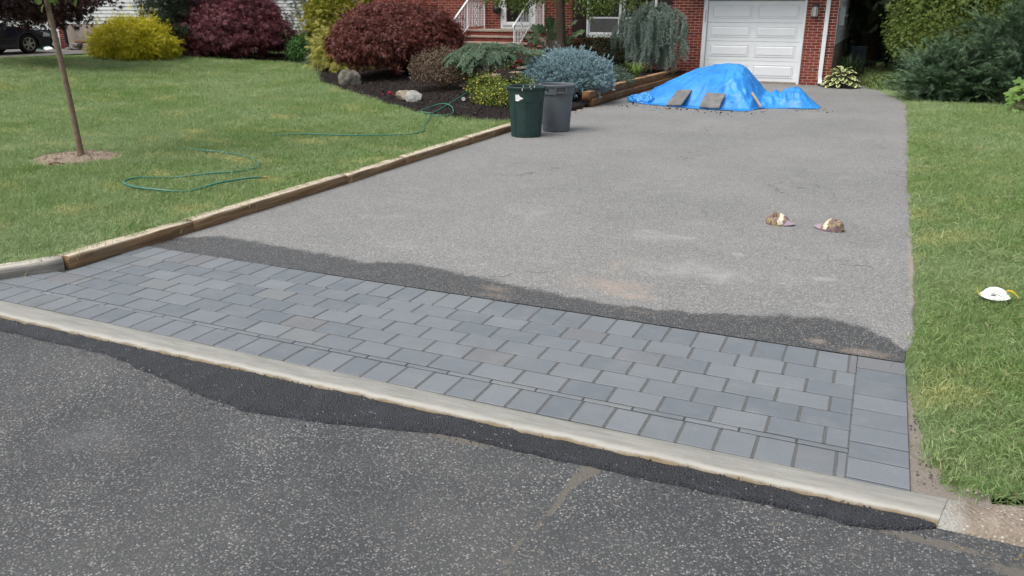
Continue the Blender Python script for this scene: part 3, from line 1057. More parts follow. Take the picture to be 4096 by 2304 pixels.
# ------------------------------------------------------------------ our house
def m_brick():
    m = NM("red_brick")
    r = m.rand()
    c = m.mix(r, (.165, .030, .022), (.250, .052, .036))
    c = m.mix(m.ramp(m.math('FRACT', m.math('MULTIPLY', r, 9.1)), .86, .93), c, (.125, .028, .022))
    n = m.noise(60, 5, .7)
    c = m.mix(m.ramp(n, .5, .75, 0, .35), c, (.27, .095, .065))
    m.bump(n, .3, .004)
    return m.done(c, .85, .25)


MAT['brick'] = m_brick()
MAT['mortar'] = m_soil("mortar", (.50, .40, .32), (.64, .54, .45), 70, .4)
MAT['white'] = plain("white_paint", (.74, .76, .77), .45, .4, var=.05, scale=3)
MAT['door'] = plain("white_door_paint", (.76, .78, .785), .42, .4, var=.03, scale=2)
MAT['dark'] = plain("dark_interior", (.012, .011, .011), .7, .2)
MAT['glass'] = plain("window_glass", (.016, .014, .013), .08, .6, var=.1)
MAT['screen'] = plain("window_screen", (.10, .10, .10), .55, .4, var=.15, scale=4)
MAT['shutter'] = plain("maroon_shutter", (.022, .009, .009), .5, .4)
MAT['stone'] = plain("limestone_tread", (.33, .27, .22), .85, .3, var=.25, scale=20, bumps=(60, .5, .006))
MAT['siding'] = plain("white_siding", (.66, .68, .68), .5, .35, var=.06, scale=3)
MAT['black'] = plain("black_plastic", (.014, .014, .016), .45, .4)
MAT['steel'] = plain("grey_metal", (.30, .31, .32), .45, .5, .5)
MAT['bronze'] = plain("aged_bronze", (.075, .068, .058), .5, .4, .4)
MAT['greybox'] = plain("grey_box_paint", (.34, .36, .37), .5, .4)
MAT['block'] = m_soil("foundation_block", (.24, .20, .17), (.34, .29, .25), 14, .3)
MAT['roof'] = plain("roof_shingle", (.09, .085, .08), .9, .2, var=.3, scale=30)

YW = 23.70
house = thing("brick_house", "low red brick house with a white garage door and maroon shutters", "house", (-8, YW, 0))
wb = MB()
for (x0, x1, z0, z1) in ((-15.4, -10.86, 0, 3.9), (-10.86, -9.69, 0, 1.30), (-10.86, -9.69, 3.45, 3.9), (-9.69, -8.14, 0, 3.9), (-8.14, -6.0, 0, 1.12), (-8.14, -6.0, 2.5, 3.9), (-6.0, -4.73, 0, 3.9), (-4.73, -2.04, 2.24, 3.9), (-2.04, -1.27, 0, 3.9)):
    wb.b2(x0, x1, YW + .009, YW + .25, z0, z1)
wall = wb.build("wall", MAT['mortar'], house)
bl, bh, bd = .2150, .0590, .03
bm = bmesh.new(); bmesh.ops.create_cube(bm, size=1); bmesh.ops.scale(bm, vec=(bl, bd, bh), verts=bm.verts)
bmesh.ops.bevel(bm, geom=[e for e in bm.edges if all(v.co.y < 0 for v in e.verts)], offset=.003, segments=1, profile=.5, affect='EDGES')
brick_me = bpy.data.meshes.new("brick"); bm.to_mesh(brick_me); bm.free(); brick_me.materials.append(MAT['brick'])


def wall_open(x0, x1, z0, z1):
    for (a, b, c, d_) in ((-10.87, -9.68, 1.30, 3.46), (-8.13, -6.01, 1.02, 2.51), (-4.735, -2.035, -.1, 2.25)):
        if x1 > a + 1e-4 and x0 < b - 1e-4 and z1 > c + .01 and z0 < d_ - .01:
            return (a, b)
    return None


one, rest = [], []
for k in range(38):
    z0 = .012 + k * .0726
    z1 = z0 + bh
    x = -15.4 + (.115 if k % 2 else 0) - .23
    while x < -1.27:
        a, b = max(x, -15.4), min(x + bl, -1.272)
        segs = [(a, b)]
        op = wall_open(a, b, z0, z1)
        if op:
            segs = [(a, min(b, op[0])), (max(a, op[1]), b)]
        for (p, q) in segs:
            if q - p > .03:
                vis = z1 < 2.22 and (p > -2.1 or (-6.0 < p < -4.7 and z0 > .3))
                (one if vis else rest).append((p, q, z0))
        x += .23
one += [b for b in rest if -9.7 < b[0] < -8.5 and 1.34 < b[2] < 2.2]
rest = [b for b in rest if b not in one]
one, extra = one[:300], one[300:]
rest += extra
half = {}
for (p, q, z0) in one:
    w = round(q - p, 3)
    if abs(w - bl) < .004:
        me = brick_me
    else:
        if w not in half:
            h_ = MB().box((0, 0, 0), (w, bd, bh)); o = h_.build("brick", MAT['brick']); half[w] = o.data; bpy.data.objects.remove(o)
        me = half[w]
    o = bpy.data.objects.new("brick", me); COL.objects.link(o)
    o.parent = wall; o.matrix_parent_inverse = parent_inv(wall)
    o.location = ((p + q) / 2, YW + bd / 2 + rng.uniform(-.001, .001), z0 + bh / 2)
mb = MB()
for (p, q, z0) in rest:
    mb.box(((p + q) / 2, YW + bd / 2, z0 + bh / 2), (q - p, bd, bh))
tag(mb.build("brickwork", MAT['brick'], wall), kind="stuff")
# rowlock sill bricks under the window
x = -8.13
while x < -6.05:
    MB().box((x + .033, YW - .004, 1.068), (.058, .05, .098)).build("sill_brick", MAT['brick'], wall)
    x += .0715

# garage door: recessed slab with four sections and raised panels, each panel its own piece
gd = MB()
zs = [.045, .582, 1.09, 1.578, 2.14]
for k in range(4):
    gd.b2(-4.615, -2.115, YW + .085, YW + .12, zs[k] + .003, zs[k + 1] - .003)
garage = gd.build("garage_door", MAT['door'], house, bevel=.004)
for k in range(4):
    for (x0, x1) in ((-4.50, -3.45), (-3.29, -2.24)):
        z0, z1 = zs[k] + .115, zs[k + 1] - .095
        b_ = .055
        y0, y1 = YW + .0845, YW + .064
        p = MB()
        # a rim groove then a raised field
        o_ = [(x0, z0), (x1, z0), (x1, z1), (x0, z1)]
        i1 = [(x0 + .012, z0 + .012), (x1 - .012, z0 + .012), (x1 - .012, z1 - .012), (x0 + .012, z1 - .012)]
        i2 = [(x0 + b_, z0 + b_), (x1 - b_, z0 + b_), (x1 - b_, z1 - b_), (x0 + b_, z1 - b_)]
        Vv = [(x, YW + .0845, z) for x, z in o_] + [(x, YW + .070, z) for x, z in o_] + [(x, YW + .070, z) for x, z in i1] + [(x, YW + .089, z) for x, z in i1] + [(x, YW + .066, z) for x, z in i2]
        Ff = []
        for L0 in range(4):
            for j in range(4):
                Ff.append((L0 * 4 + j, L0 * 4 + (j + 1) % 4, L0 * 4 + 4 + (j + 1) % 4, L0 * 4 + 4 + j))
        Ff.append((16, 17, 18, 19))
        p.add(Vv, Ff).build("panel", MAT['door'], garage)
fr_ = MB().b2(-4.725, -4.62, YW - .012, YW + .11, 0.0, 2.15).b2(-2.11, -2.045, YW - .012, YW + .11, 0.0, 2.15).b2(-4.725, -2.045, YW - .012, YW + .11, 2.153, 2.25)
gf = fr_.build("garage_door_frame", MAT['white'], house, bevel=.006)
MB().b2(-4.668, -4.648, YW - .022, YW - .0125, 1.58, 1.90).build("latch_plate", MAT['steel'], gf)
MB().b2(-4.62, -2.11, YW + .02, YW + .11, .0, .044).build("threshold", MAT['block'], house)

# roof overhang above the frame, main roof and garage wing
rf = MB()
rf.prism([(YW - .70, 2.62), (YW - .75, 2.80), (YW + 4, 4.6), (YW + 8.7, 2.8), (YW + 8.7, 2.62)], lambda p: (-5.35, p[0], p[1]), lambda p: (-1.12, p[0], p[1]))
rf.prism([(YW - .75, 3.72), (YW - .75, 3.92), (YW + 4, 6.2), (YW + 8.7, 3.92), (YW + 8.7, 3.72)], lambda p: (-15.9, p[0], p[1]), lambda p: (-5.36, p[0], p[1]))
rf.build("roof", [MAT['roof']], house)

# side wall: siding boards above a concrete foundation
MB().b2(-1.60, -1.292, YW + .251, YW + 8, 0, 1.02).build("foundation", MAT['block'], house)
MB().b2(-1.60, -1.30, YW + .251, YW + 8, 1.02, 2.62).build("side_wall", MAT['siding'], house)
MB().b2(-1.30, -1.262, YW + .04, YW + .16, 1.02, 2.62).build("corner_board", MAT['white'], house)
for k in range(10):
    z = 1.03 + k * .155
    MB().prism([(-1.302, z), (-1.262, z), (-1.276, z + .155), (-1.302, z + .155)], lambda p: (p[0], YW + .17, p[1]), lambda p: (p[0], YW + 8, p[1])).build("siding_board", MAT['siding'], house)
mt = MB().b2(-1.26, -1.12, YW + .45, YW + .75, 1.52, 1.98).build("meter_box", MAT['greybox'], house, bevel=.01)
mm = MB(); mm.lathe([(0, 0), (.085, 0), (.085, .05), (.07, .08), (0, .085)], 20)
mm.v = [(-1.12 + v[2], YW + .60 + v[0], 1.74 + v[1]) for v in mm.v]
mm.build("meter_dial", MAT['glass'], mt, True)

# downspout
ds = MB()
sec = [(-.052, -.038), (.052, -.038), (.052, .038), (-.052, .038)]
path = [(-1.52, YW - .045, 2.70), (-1.52, YW - .045, .22), (-1.50, YW - .055, .13), (-1.495, YW - .16, .045)]
for i in range(3):
    a_, b_ = np.array(path[i]), np.array(path[i + 1])
    t_ = nrm(b_ - a_); side = np.array([1., 0, 0]); nn_ = nrm(np.cross(side, t_))
    ds.prism(sec, lambda p: tuple(a_ + side * p[0] + nn_ * p[1] * .99), lambda p: tuple(b_ + side * p[0] + nn_ * p[1] * .99))
dsp = ds.build("downspout", MAT['white'], house, bevel=.006)
MB().box((-1.494, YW - .165, .040), (.09, .012, .06)).build("outlet", MAT['black'], dsp)
MB().b2(-1.585, -1.455, YW - .09, YW - .002, 1.30, 1.325).build("strap", MAT['white'], dsp)

# wall lantern
ln = MB().b2(-1.90, -1.76, YW - .03, YW - .002, 1.80, 2.05).build("wall_lantern", MAT['bronze'], house, bevel=.006)
g_ = MB(); g_.lathe([(.055, 0), (.085, .02), (.085, .20), (.06, .26)], 6, (-1.83, YW - .125, 1.74))
MAT['lampglass'] = plain("lantern_glass", (.42, .42, .38), .15, .5)
g_.build("glass", MAT['lampglass'], ln)
g_ = MB(); g_.lathe([(0, .085), (.02, .07), (.10, .0), (.095, -.012), (0, -.012)], 6, (-1.83, YW - .125, 2.008))
g_.lathe([(0, -.02), (.06, -.02), (.065, 0), (0, 0)], 6, (-1.83, YW - .125, 1.738))
for k in range(6):
    a = math.pi / 3 * k
    g_.tube([(-1.83 + .086 * math.cos(a), YW - .125 + .086 * math.sin(a), 1.745), (-1.83 + .086 * math.cos(a), YW - .125 + .086 * math.sin(a), 2.0)], .006, 4)
g_.box((-1.83, YW - .06, 1.99), (.03, .12, .025))
g_.build("lantern_cage", MAT['bronze'], ln)
MB().tube([(-1.83, YW - .125, 1.76), (-1.83, YW - .125, 1.83), (-1.83, YW - .125, 1.90)], [.012, .025, .012], 8).build("bulb", MAT['white'], ln, True)

# double window with two shutters
for (x0, x1) in ((-8.10, -7.06), (-7.02, -6.03)):
    w_ = MB()
    w_.b2(x0, x0 + .07, YW - .02, YW + .12, 1.14, 2.50).b2(x1 - .07, x1, YW - .02, YW + .12, 1.14, 2.50).b2(x0 + .07, x1 - .07, YW - .03, YW + .12, 1.14, 1.245).b2(x0 + .07, x1 - .07, YW - .02, YW + .12, 2.42, 2.50)
    win = w_.build("window", MAT['white'], house, bevel=.005)
    MB().b2(x0 + .071, x1 - .071, YW + .04, YW + .075, 1.655, 1.70).b2(x0 + .071, x1 - .071, YW + .03, YW + .06, 1.246, 1.275).b2(x0 + .071, x0 + .10, YW + .03, YW + .06, 1.276, 1.654).b2(x1 - .10, x1 - .071, YW + .03, YW + .06, 1.276, 1.654).build("sash", MAT['white'], win)
    MB().b2(x0 + .10, x1 - .10, YW + .045, YW + .05, 1.276, 1.654).build("screen_pane", MAT['screen'], win)
    MB().b2(x0 + .072, x1 - .072, YW + .065, YW + .07, 1.70, 2.42).build("pane", MAT['glass'], win)
for (x0, x1) in ((-8.53, -8.115), (-6.015, -5.61)):
    s2_ = MB().b2(x0, x1, YW - .035, YW - .004, 1.13, 2.55)
    sh = s2_.build("shutter", MAT['shutter'], house, bevel=.004)
    for (z0, z1) in ((1.20, 1.60), (1.68, 2.06), (2.12, 2.48)):
        MB().b2(x0 + .065, x1 - .065, YW - .048, YW - .0355, z0, z1).build("shutter_panel", MAT['shutter'], sh, bevel=.010)

# front storm door
fd = MB().b2(-10.84, -10.66, YW - .03, YW + .12, 1.345, 3.44).b2(-9.87, -9.71, YW - .03, YW + .12, 1.345, 3.44).b2(-10.66, -9.87, YW - .03, YW + .12, 1.345, 1.54).b2(-10.66, -9.87, YW - .03, YW + .12, 3.30, 3.44)
fdo = fd.build("front_door", MAT['white'], house, bevel=.006)
MB().b2(-10.655, -9.875, YW + .03, YW + .036, 1.545, 3.295).build("pane", MAT['glass'], fdo)
MB().b2(-10.76, -9.80, YW - .042, YW - .031, 1.40, 1.455).build("kick_strip", MAT['greybox'], fdo)
MB().b2(-9.90, -9.872, YW - .06, YW - .031, 2.2, 2.35).build("handle", MAT['steel'], fdo)

# stoop and steps
stoop = thing("brick_stoop", "brick front stoop and steps with pale stone treads under the white railings", "steps", (-10, 22.8, 0))
lv = [(1.34, 22.42, -11.40, -8.83), (1.18, 22.12, -11.32, -9.16), (1.02, 21.82, -11.32, -9.16), (.86, 21.52, -11.32, -9.16), (.70, 21.22, -11.32, -9.16)]
for k, (zt, yf, x0, x1) in enumerate(lv):
    yb = YW - .002 if k == 0 else lv[k - 1][1]
    MB().b2(x0, x1, yf - .035, yb + (.03 if k else 0), zt - .055, zt).build("tread", MAT['stone'], stoop, bevel=.012, seg=2)
    core = MB().b2(x0 + .03, x1 - .03, yf + .010, yb + .05 if k else yb, 0, zt - .056).build("riser", MAT['mortar'], stoop)
    x = x0 + .03
    for r_, zz_ in enumerate((zt - .056 - .050, zt - .056 - .108)):
        x = x0 + .03 - (.11 if r_ else 0)
        while x < x1 - .05:
            a_, b_ = max(x, x0 + .03), min(x + .215, x1 - .03)
            if b_ - a_ > .03:
                MB().box(((a_ + b_) / 2, yf + .012, zz_ + .024), (b_ - a_, .03, .048)).build("brick", MAT['brick'], core)
            x += .225


def railing(label, X, newel_y, post_y, back_y, zb_new, zland):
    t = thing("iron_railing", label, "railing", (X, post_y, zland), "white railings of the front steps")
    top = lambda y: zland + .80 if y >= post_y else zland + .80 - (post_y - y) * .60
    bot = lambda y: zland + .07 if y >= post_y else zland + .07 - (post_y - y) * .60
    for (y, z0) in ((newel_y, zb_new), (post_y, zland), (back_y, zland)):
        MB().b2(X - .017, X + .017, y - .017, y + .017, z0, top(y)).build("post", MAT['white'], t)
    mb = MB()
    for (y0, y1) in ((newel_y - .06, post_y), (post_y, back_y)):
        mb.prism([(-.026, 0), (.026, 0), (.026, .022), (-.026, .022)], lambda p: (X + p[0], y0, top(y0) + p[1]), lambda p: (X + p[0], y1, top(y1) + p[1]))
    mb.prism([(-.026, 0), (.026, 0), (.026, .05), (-.026, .05)], lambda p: (X + p[0], newel_y - .075, top(newel_y) - .06 + p[1]), lambda p: (X + p[0], newel_y - .03, top(newel_y) - .03 + p[1]))
    mb.build("handrail", MAT['white'], t)
    mb = MB()
    for (y0, y1) in ((newel_y, post_y), (post_y, back_y)):
        mb.prism([(-.012, 0), (.012, 0), (.012, .016), (-.012, .016)], lambda p: (X + p[0], y0, bot(y0) + p[1]), lambda p: (X + p[0], y1, bot(y1) + p[1]))
    mb.build("bottom_rail", MAT['white'], t)
    for (y0, y1) in ((newel_y, post_y), (post_y, back_y)):
        n = int(round((y1 - y0) / .105))
        for k in range(1, n):
            y = y0 + (y1 - y0) * k / n
            if k == n // 2:
                P = [(X, y + .05 * math.sin(q * 6.28 * 2), bot(y) + .05 + (top(y) - bot(y) - .05) * q) for q in np.linspace(0, 1, 26)]
                MB().tube(P, .011, 5).build("scroll", MAT['white'], t)
                P = [(X, y - .05 * math.sin(q * 6.28 * 2), bot(y) + .05 + (top(y) - bot(y) - .05) * q) for q in np.linspace(0, 1, 26)]
                MB().tube(P, .011, 5).build("scroll", MAT['white'], t)
            else:
                MB().b2(X - .007, X + .007, y - .007, y + .007, bot(y) + .01, top(y)).build("baluster", MAT['white'], t)


railing("white iron railing beside the big rounded red maple, left of the steps", -11.36, 21.36, 22.5, 23.62, .86, 1.342)
railing("white iron railing in front of the white storm door, right of the steps", -9.42, 21.46, 22.55, 23.62, 1.02, 1.342)

bg_ = thing("hanging_bag", "black rounded bag hung beside the white storm door", "bag", (-10.9, YW - .16, 1.75))
prof = [(0, 0), (.07, .01), (.12, .06), (.135, .14), (.11, .22), (.06, .27), (.02, .32), (0, .33)]
o = MB().lathe(prof, 16, (-10.90, YW - .16, 1.76)).build("bag", MAT['black'], bg_, True)
MAT['redw'] = plain("red_patch", (.45, .06, .05), .6)
MB().box((-10.77, YW - .23, 2.00), (.05, .05, .15), .4).build("white_tab", MAT['white'], bg_, bevel=.02)
MB().box((-10.757, YW - .245, 2.0), (.03, .04, .08), .4).build("red_tab", MAT['redw'], bg_, bevel=.012)
MB().tube([(-10.90, YW - .16, 2.08), (-10.9, YW - .08, 2.22), (-10.9, YW - .01, 2.24)], .008, 5).build("strap", MAT['black'], bg_)

# ------------------------------------------------------------------ tarpaulin over a heap, with slabs holding it down
def m_tarp():
    m = NM("blue_tarpaulin")
    n = m.noise(2.2, 4)
    c = m.mix(m.ramp(n, .3, .7), (.020, .215, .66), (.045, .33, .80))
    m.bump(m.math('ADD', m.noise(16, 5, .65), m.math('MULTIPLY', m.noise(5, 4), 2)), .35, .02)
    m.done(c, .38, .5)
    tr = m.node("ShaderNodeBsdfTranslucent"); m.l.new(c, tr.inputs[0])
    mx = m.node("ShaderNodeMixShader"); mx.inputs[0].default_value = .10
    m.l.new(m.bsdf.outputs[0], mx.inputs[1]); m.l.new(tr.outputs[0], mx.inputs[2]); m.l.new(mx.outputs[0], m.out.inputs[0])
    return m.mat


sil = np.array([(-4.98, .03), (-4.85, .09), (-4.72, .10), (-4.59, .20), (-4.08, .52), (-3.75, .69), (-3.34, .80), (-3.1, .825), (-2.85, .815), (-2.70, .75), (-2.52, .57), (-2.36, .36), (-2.22, .24), (-2.1, .25), (-2.03, .30), (-1.92, .24), (-1.80, .35), (-1.68, .385), (-1.53, .37), (-1.36, .22), (-1.22, .12), (-1.09, .03)])
fyt = np.array([(-4.98, 17.75), (-4.8, 17.55), (-4.64, 17.35), (-4.4, 17.2), (-3.81, 17.0), (-3.3, 16.85), (-2.96, 16.78), (-2.5, 16.80), (-2.36, 16.86), (-2.25, 17.25), (-2.08, 17.55), (-1.7, 17.72), (-1.4, 17.78), (-1.09, 17.95)])
byt = np.array([(-4.98, 18.1), (-4.6, 18.8), (-4.0, 19.5), (-3.0, 19.7), (-2.4, 19.4), (-2.1, 18.8), (-1.6, 18.8), (-1.09, 18.3)])
nx, ny = 190, 110
xx = np.linspace(-4.98, -1.09, nx); tt = np.linspace(0, 1, ny)
Xg, Tg = np.meshgrid(xx, tt, indexing='ij')
Xg = Xg + rng.uniform(-.008, .008, Xg.shape); Tg = np.clip(Tg + rng.uniform(-.003, .003, Tg.shape), 0, 1); Tg[:, 0] = 0
yf_ = np.interp(Xg, fyt[:, 0], fyt[:, 1]) + .03 * vnoise(np.stack([Xg * 3.5, 0 * Xg, 0 * Xg], -1), 7)
yb_ = np.interp(Xg, byt[:, 0], byt[:, 1])
hh = np.interp(Xg, sil[:, 0], sil[:, 1])
hh = hh * .97
Yg = yf_ + (yb_ - yf_) * Tg
rt = .60
flatf = .10 + .04 * vnoise(np.stack([Xg * 2, 0 * Xg, 0 * Xg], -1), 2)
prof_t = np.where(Tg < rt, np.sin(.5 * math.pi * np.clip((Tg - flatf) / (rt - flatf), 0, 1)) ** .9, np.cos(.5 * math.pi * np.clip((Tg - rt) / (1 - rt), 0, 1)) ** .8)
px_, py_ = -3.05, 18.4
ang = np.arctan2(Yg - py_, Xg - px_); rad = np.hypot(Xg - px_, Yg - py_)
def ridged(P, s): return 1 - 2 * np.abs(vnoise(P, s))
radial = ridged(np.stack([ang * 5.5, rad * .55, 0 * ang], -1), 1) * .55 + ridged(np.stack([ang * 11, rad * .8, 0 * ang + 4], -1), 2) * .35
env = np.clip(prof_t * 3, 0, 1)
crum = ridged(np.stack([Xg * 3.2, Yg * 3.2 + Xg, 0 * Xg], -1), 3) * .6 + ridged(np.stack([Xg * 7 + Yg * 2, Yg * 6, 0 * Xg], -1), 4) * .35 + ridged(np.stack([Xg * 15, Yg * 13, 0 * Xg], -1), 5) * .15
wr = S((Xg + 2.95) / .35) * (.35 + .65 * (1 - S((prof_t - .55) / .4)))             # right part and tail are crumpled
wl2 = S((-4.35 - Xg) / .25)
amp = .016 * (1 - np.maximum(wr, wl2)) + .085 * wr * np.clip(hh / .3, .3, 1) + .045 * wl2
Zg = hh * prof_t + env * (radial * .038 * np.clip(rad, .1, 1.2) * (1 - .5 * wr) + crum * amp)
# a fold lying across the slope on the right of the heap
dl = (Yg - (17.35 + (Xg + 3.2) * .75)); fold = np.exp(-(dl / .06) ** 2) * S((Xg + 3.15) / .2) * S((-2.35 - Xg) / .2)
Zg += .065 * fold
dl = (Yg - (17.55 - (Xg + 2.75) * .9)); Zg += .04 * np.exp(-(dl / .05) ** 2) * S((Xg + 2.95) / .2) * S((-2.3 - Xg) / .2)
Zg = np.maximum(Zg, .006 + .018 * np.abs(vnoise(np.stack([Xg * 4, Yg * 4, 0 * Xg], -1), 6)) * (Tg < .12))
Zg[:, 0] = np.minimum(Zg[:, 0], .02)
tz = lambda x, y: float(Zg.reshape(-1)[np.argmin((Xg.reshape(-1) - x) ** 2 + (Yg.reshape(-1) - y) ** 2)])
V = np.stack([Xg, Yg, Zg], -1).reshape(-1, 3)
i = (ny * np.arange(nx - 1)[:, None] + np.arange(ny - 1)[None]).ravel()
MAT['tarp'] = m_tarp()
tarp = thing("tarpaulin", "crumpled bright blue tarpaulin spread over a heap in front of the garage door", "tarpaulin", (-3, 18, 0))
add_np("sheet", V, [np.stack([i, i + ny, i + ny + 1, i + 1], 1)], MAT['tarp'], tarp, smooth=False)
# flaps bunched up at the left end
for (cx, cy, sx_, sy_, sz_, sd) in ((-4.80, 17.66, .20, .15, .12, 1), (-4.60, 17.52, .17, .13, .15, 2)):
    bm = bmesh.new(); bmesh.ops.create_icosphere(bm, subdivisions=5, radius=1)
    Vv = np.array([v.co[:] for v in bm.verts])
    rr_ = 1 + .22 * ridged(Vv * 1.6 + sd * 5, sd) + .14 * ridged(Vv * 3.4 + sd, sd + 3) + .06 * ridged(Vv * 7, sd + 5)
    Vv = Vv * rr_[:, None] * (sx_, sy_, sz_) + (cx, cy, .03)
    Vv[:, 2] = np.maximum(Vv[:, 2], .004)
    for v, p in zip(bm.verts, Vv): v.co = p
    me = bpy.data.meshes.new("bunched_edge"); bm.to_mesh(me); bm.free()
    link("bunched_edge", me, MAT['tarp'], tarp, True)
for (x, y) in ((-2.72, 17.22), (-3.42, 16.88), (-2.14, 17.6), (-1.99, 18.25)):
    z = tz(x, y) + .012
    MB().lathe([(.011, 0), (.02, 0), (.021, .006), (.012, .008), (.011, 0)], 12, (x, y, z)).build("grommet", MAT['steel'], tarp)

MAT['slate'] = plain("grey_slate", (.165, .160, .152), .65, .4, var=.25, scale=7, bumps=(30, .4, .006))


def slab(label, corners, th=.035):
    t = MB()
    n = np.cross(np.array(corners[1]) - corners[0], np.array(corners[3]) - corners[0]); n = nrm(n)
    if n[2] < 0: n = -n
    P = []
    C = [np.array(c, float) for c in corners]
    for k in range(4):
        a_, b_ = C[k], C[(k + 1) % 4]
        for q in np.linspace(0, 1, 6, endpoint=False):
            j = .010 * vnoise(np.array([q * 7 + k * 5, a_[0] * 3, 0])) if 0 < q else 0
            P.append(a_ + (b_ - a_) * q + nrm(np.cross(b_ - a_, n)) * j)
    m = len(P)
    top = [p + n * th for p in P]
    t.add([tuple(p) for p in P] + [tuple(p) for p in top], [tuple(range(m))[::-1], tuple(range(m, 2 * m))] + [(i, (i + 1) % m, m + (i + 1) % m, m + i) for i in range(m)])
    return tag(t.build("stone_slab", MAT['slate'], bevel=.004), label, "slab", "slabs weighing the tarpaulin down")


def slope_slab(label, cx, cy, hw, hl, rz):
    e = .22
    gx = (tz(cx + e, cy) - tz(cx - e, cy)) / (2 * e); gy = (tz(cx, cy + e) - tz(cx, cy - e)) / (2 * e)
    z0 = max(tz(cx + a, cy + b) - gx * a - gy * b for a in (-.15, 0, .15) for b in (-.2, 0, .2))
    cs = []
    for (a, b) in ((-hw, -hl), (hw, -hl), (hw, hl), (-hw, hl)):
        x = a * math.cos(rz) - b * math.sin(rz); y = a * math.sin(rz) + b * math.cos(rz)
        cs.append((cx + x, cy + y, z0 + gx * x + gy * y))
    return slab(label, cs)


slope_slab("grey slate slab lying on the left half of the blue tarpaulin", -3.82, 17.30, .165, .26, -.18)
slope_slab("grey slate slab lying on the lower front of the blue tarpaulin, the wider of two", -3.10, 17.12, .205, .20, -.12)
slab("small grey slab half under the right end of the blue tarpaulin heap", [(-2.47, 17.34, .02), (-2.36, 17.30, .015), (-2.33, 17.5, .09), (-2.43, 17.53, .11)], .03)
st = MB().prism([(-.022, -.014), (.022, -.014), (.022, .014), (-.022, .014)], lambda p: (-2.40 + p[0], 17.60, .30 + p[1]), lambda p: (-2.17 + p[0], 17.36, .06 + p[1]))
MAT['lath'] = plain("raw_lath", (.34, .29, .23), .8, .2)
tag(st.build("wooden_lath", MAT['lath']), "short pale wooden lath leaning in the folds of the blue tarpaulin", "lath")

# soil crumbs shed round the heap
m = 150
q = np.column_stack([rng.uniform(-5.0, -.8, m), 16.75 + rng.exponential(.0, m) - np.abs(rng.normal(0, .35, m)), np.full(m, .004)])
q[:, 1] += np.interp(q[:, 0], [-5, -4.4, -3, -2.3, -1.9, -1], [.9, .45, .0, .1, .8, 1.2])
q[:20] = np.column_stack([rng.uniform(-5.2, -4.4, 20), rng.uniform(16.6, 17.6, 20), np.full(20, .004)])
V, F = scatter(ico_v, ico_f, q, rdir(m), rdir(m), rng.uniform(.006, .028, m) * rng.uniform(.4, 1, m))
tag(add_np("soil_crumbs", V, F, MAT['mulch']), "dark soil crumbs scattered on the driveway around the blue tarpaulin", "soil", kind="stuff")

# ------------------------------------------------------------------ refuse cans
MAT['cangreen'] = plain("dark_green_plastic", (.016, .042, .038), .5, .4, var=.2, scale=5)
MAT['cangrey'] = plain("grey_plastic", (.102, .117, .129), .5, .4, var=.08, scale=4)
MAT['paper'] = plain("torn_label", (.75, .75, .74), .7, .2)
MAT['cream'] = plain("dried_paint", (.62, .60, .48), .6, .3)


def can(name, label, x, y, rb, rt, H, mat, kind):
    t = thing(name, label, "trash can", (x, y, 0), "trash cans at the edge of the driveway")
    R = lambda z: rb + (rt - rb) * z / H
    n = 56
    prof = [(0, .012), (rb - .03, .012), (rb - .012, 0), (rb, .01), (R(.03), .03)]
    if kind == 'green':
        prof += [(R(.5 * H), .5 * H), (R(.70 * H), .70 * H), (R(.705 * H) + .010, .71 * H), (R(.98 * H) + .012, .955 * H)]
    else:
        prof += [(R(.5 * H), .5 * H), (R(.79 * H), .79 * H), (R(.79 * H) + .016, .795 * H), (R(.97 * H) + .016, .955 * H)]
    prof += [(rt + .012, H - .02), (rt - .012, H - .022), (R(.5 * H) - .012, .5 * H), (rb - .02, .03), (0, .028)]
    mb = MB().lathe(prof, n, (x, y, 0))
    mb.build("body", mat, t, True)
    rim = MB().lathe([(rt + .008, H - .035), (rt + .030, H - .034), (rt + .034, H - .008), (rt + .024, H + .002), (rt - .006, H), (rt - .012, H - .008), (rt - .012, H - .03), (rt + .008, H - .035)], n, (x, y, 0))
    rim.build("rim", mat, t, True)
    return t, R


def arc_plate(x, y, a0, a1, r0f, z0, z1, th, n=8):
    """thin curved plate on a can wall"""
    V, F = [], []
    for k in range(n + 1):
        a = a0 + (a1 - a0) * k / n
        for (z, e) in ((z0, -.004), (z0 + .004, th), (z1 - .004, th), (z1, -.004)):
            r = r0f(z) + e
            V.append((x + r * math.cos(a), y + r * math.sin(a), z))
    for k in range(n):
        for j in range(3):
            F.append((k * 4 + j, (k + 1) * 4 + j, (k + 1) * 4 + j + 1, k * 4 + j + 1))
    F += [(0, 1, 2, 3), tuple(n * 4 + q for q in (3, 2, 1, 0))]
    return MB().add(V, F)


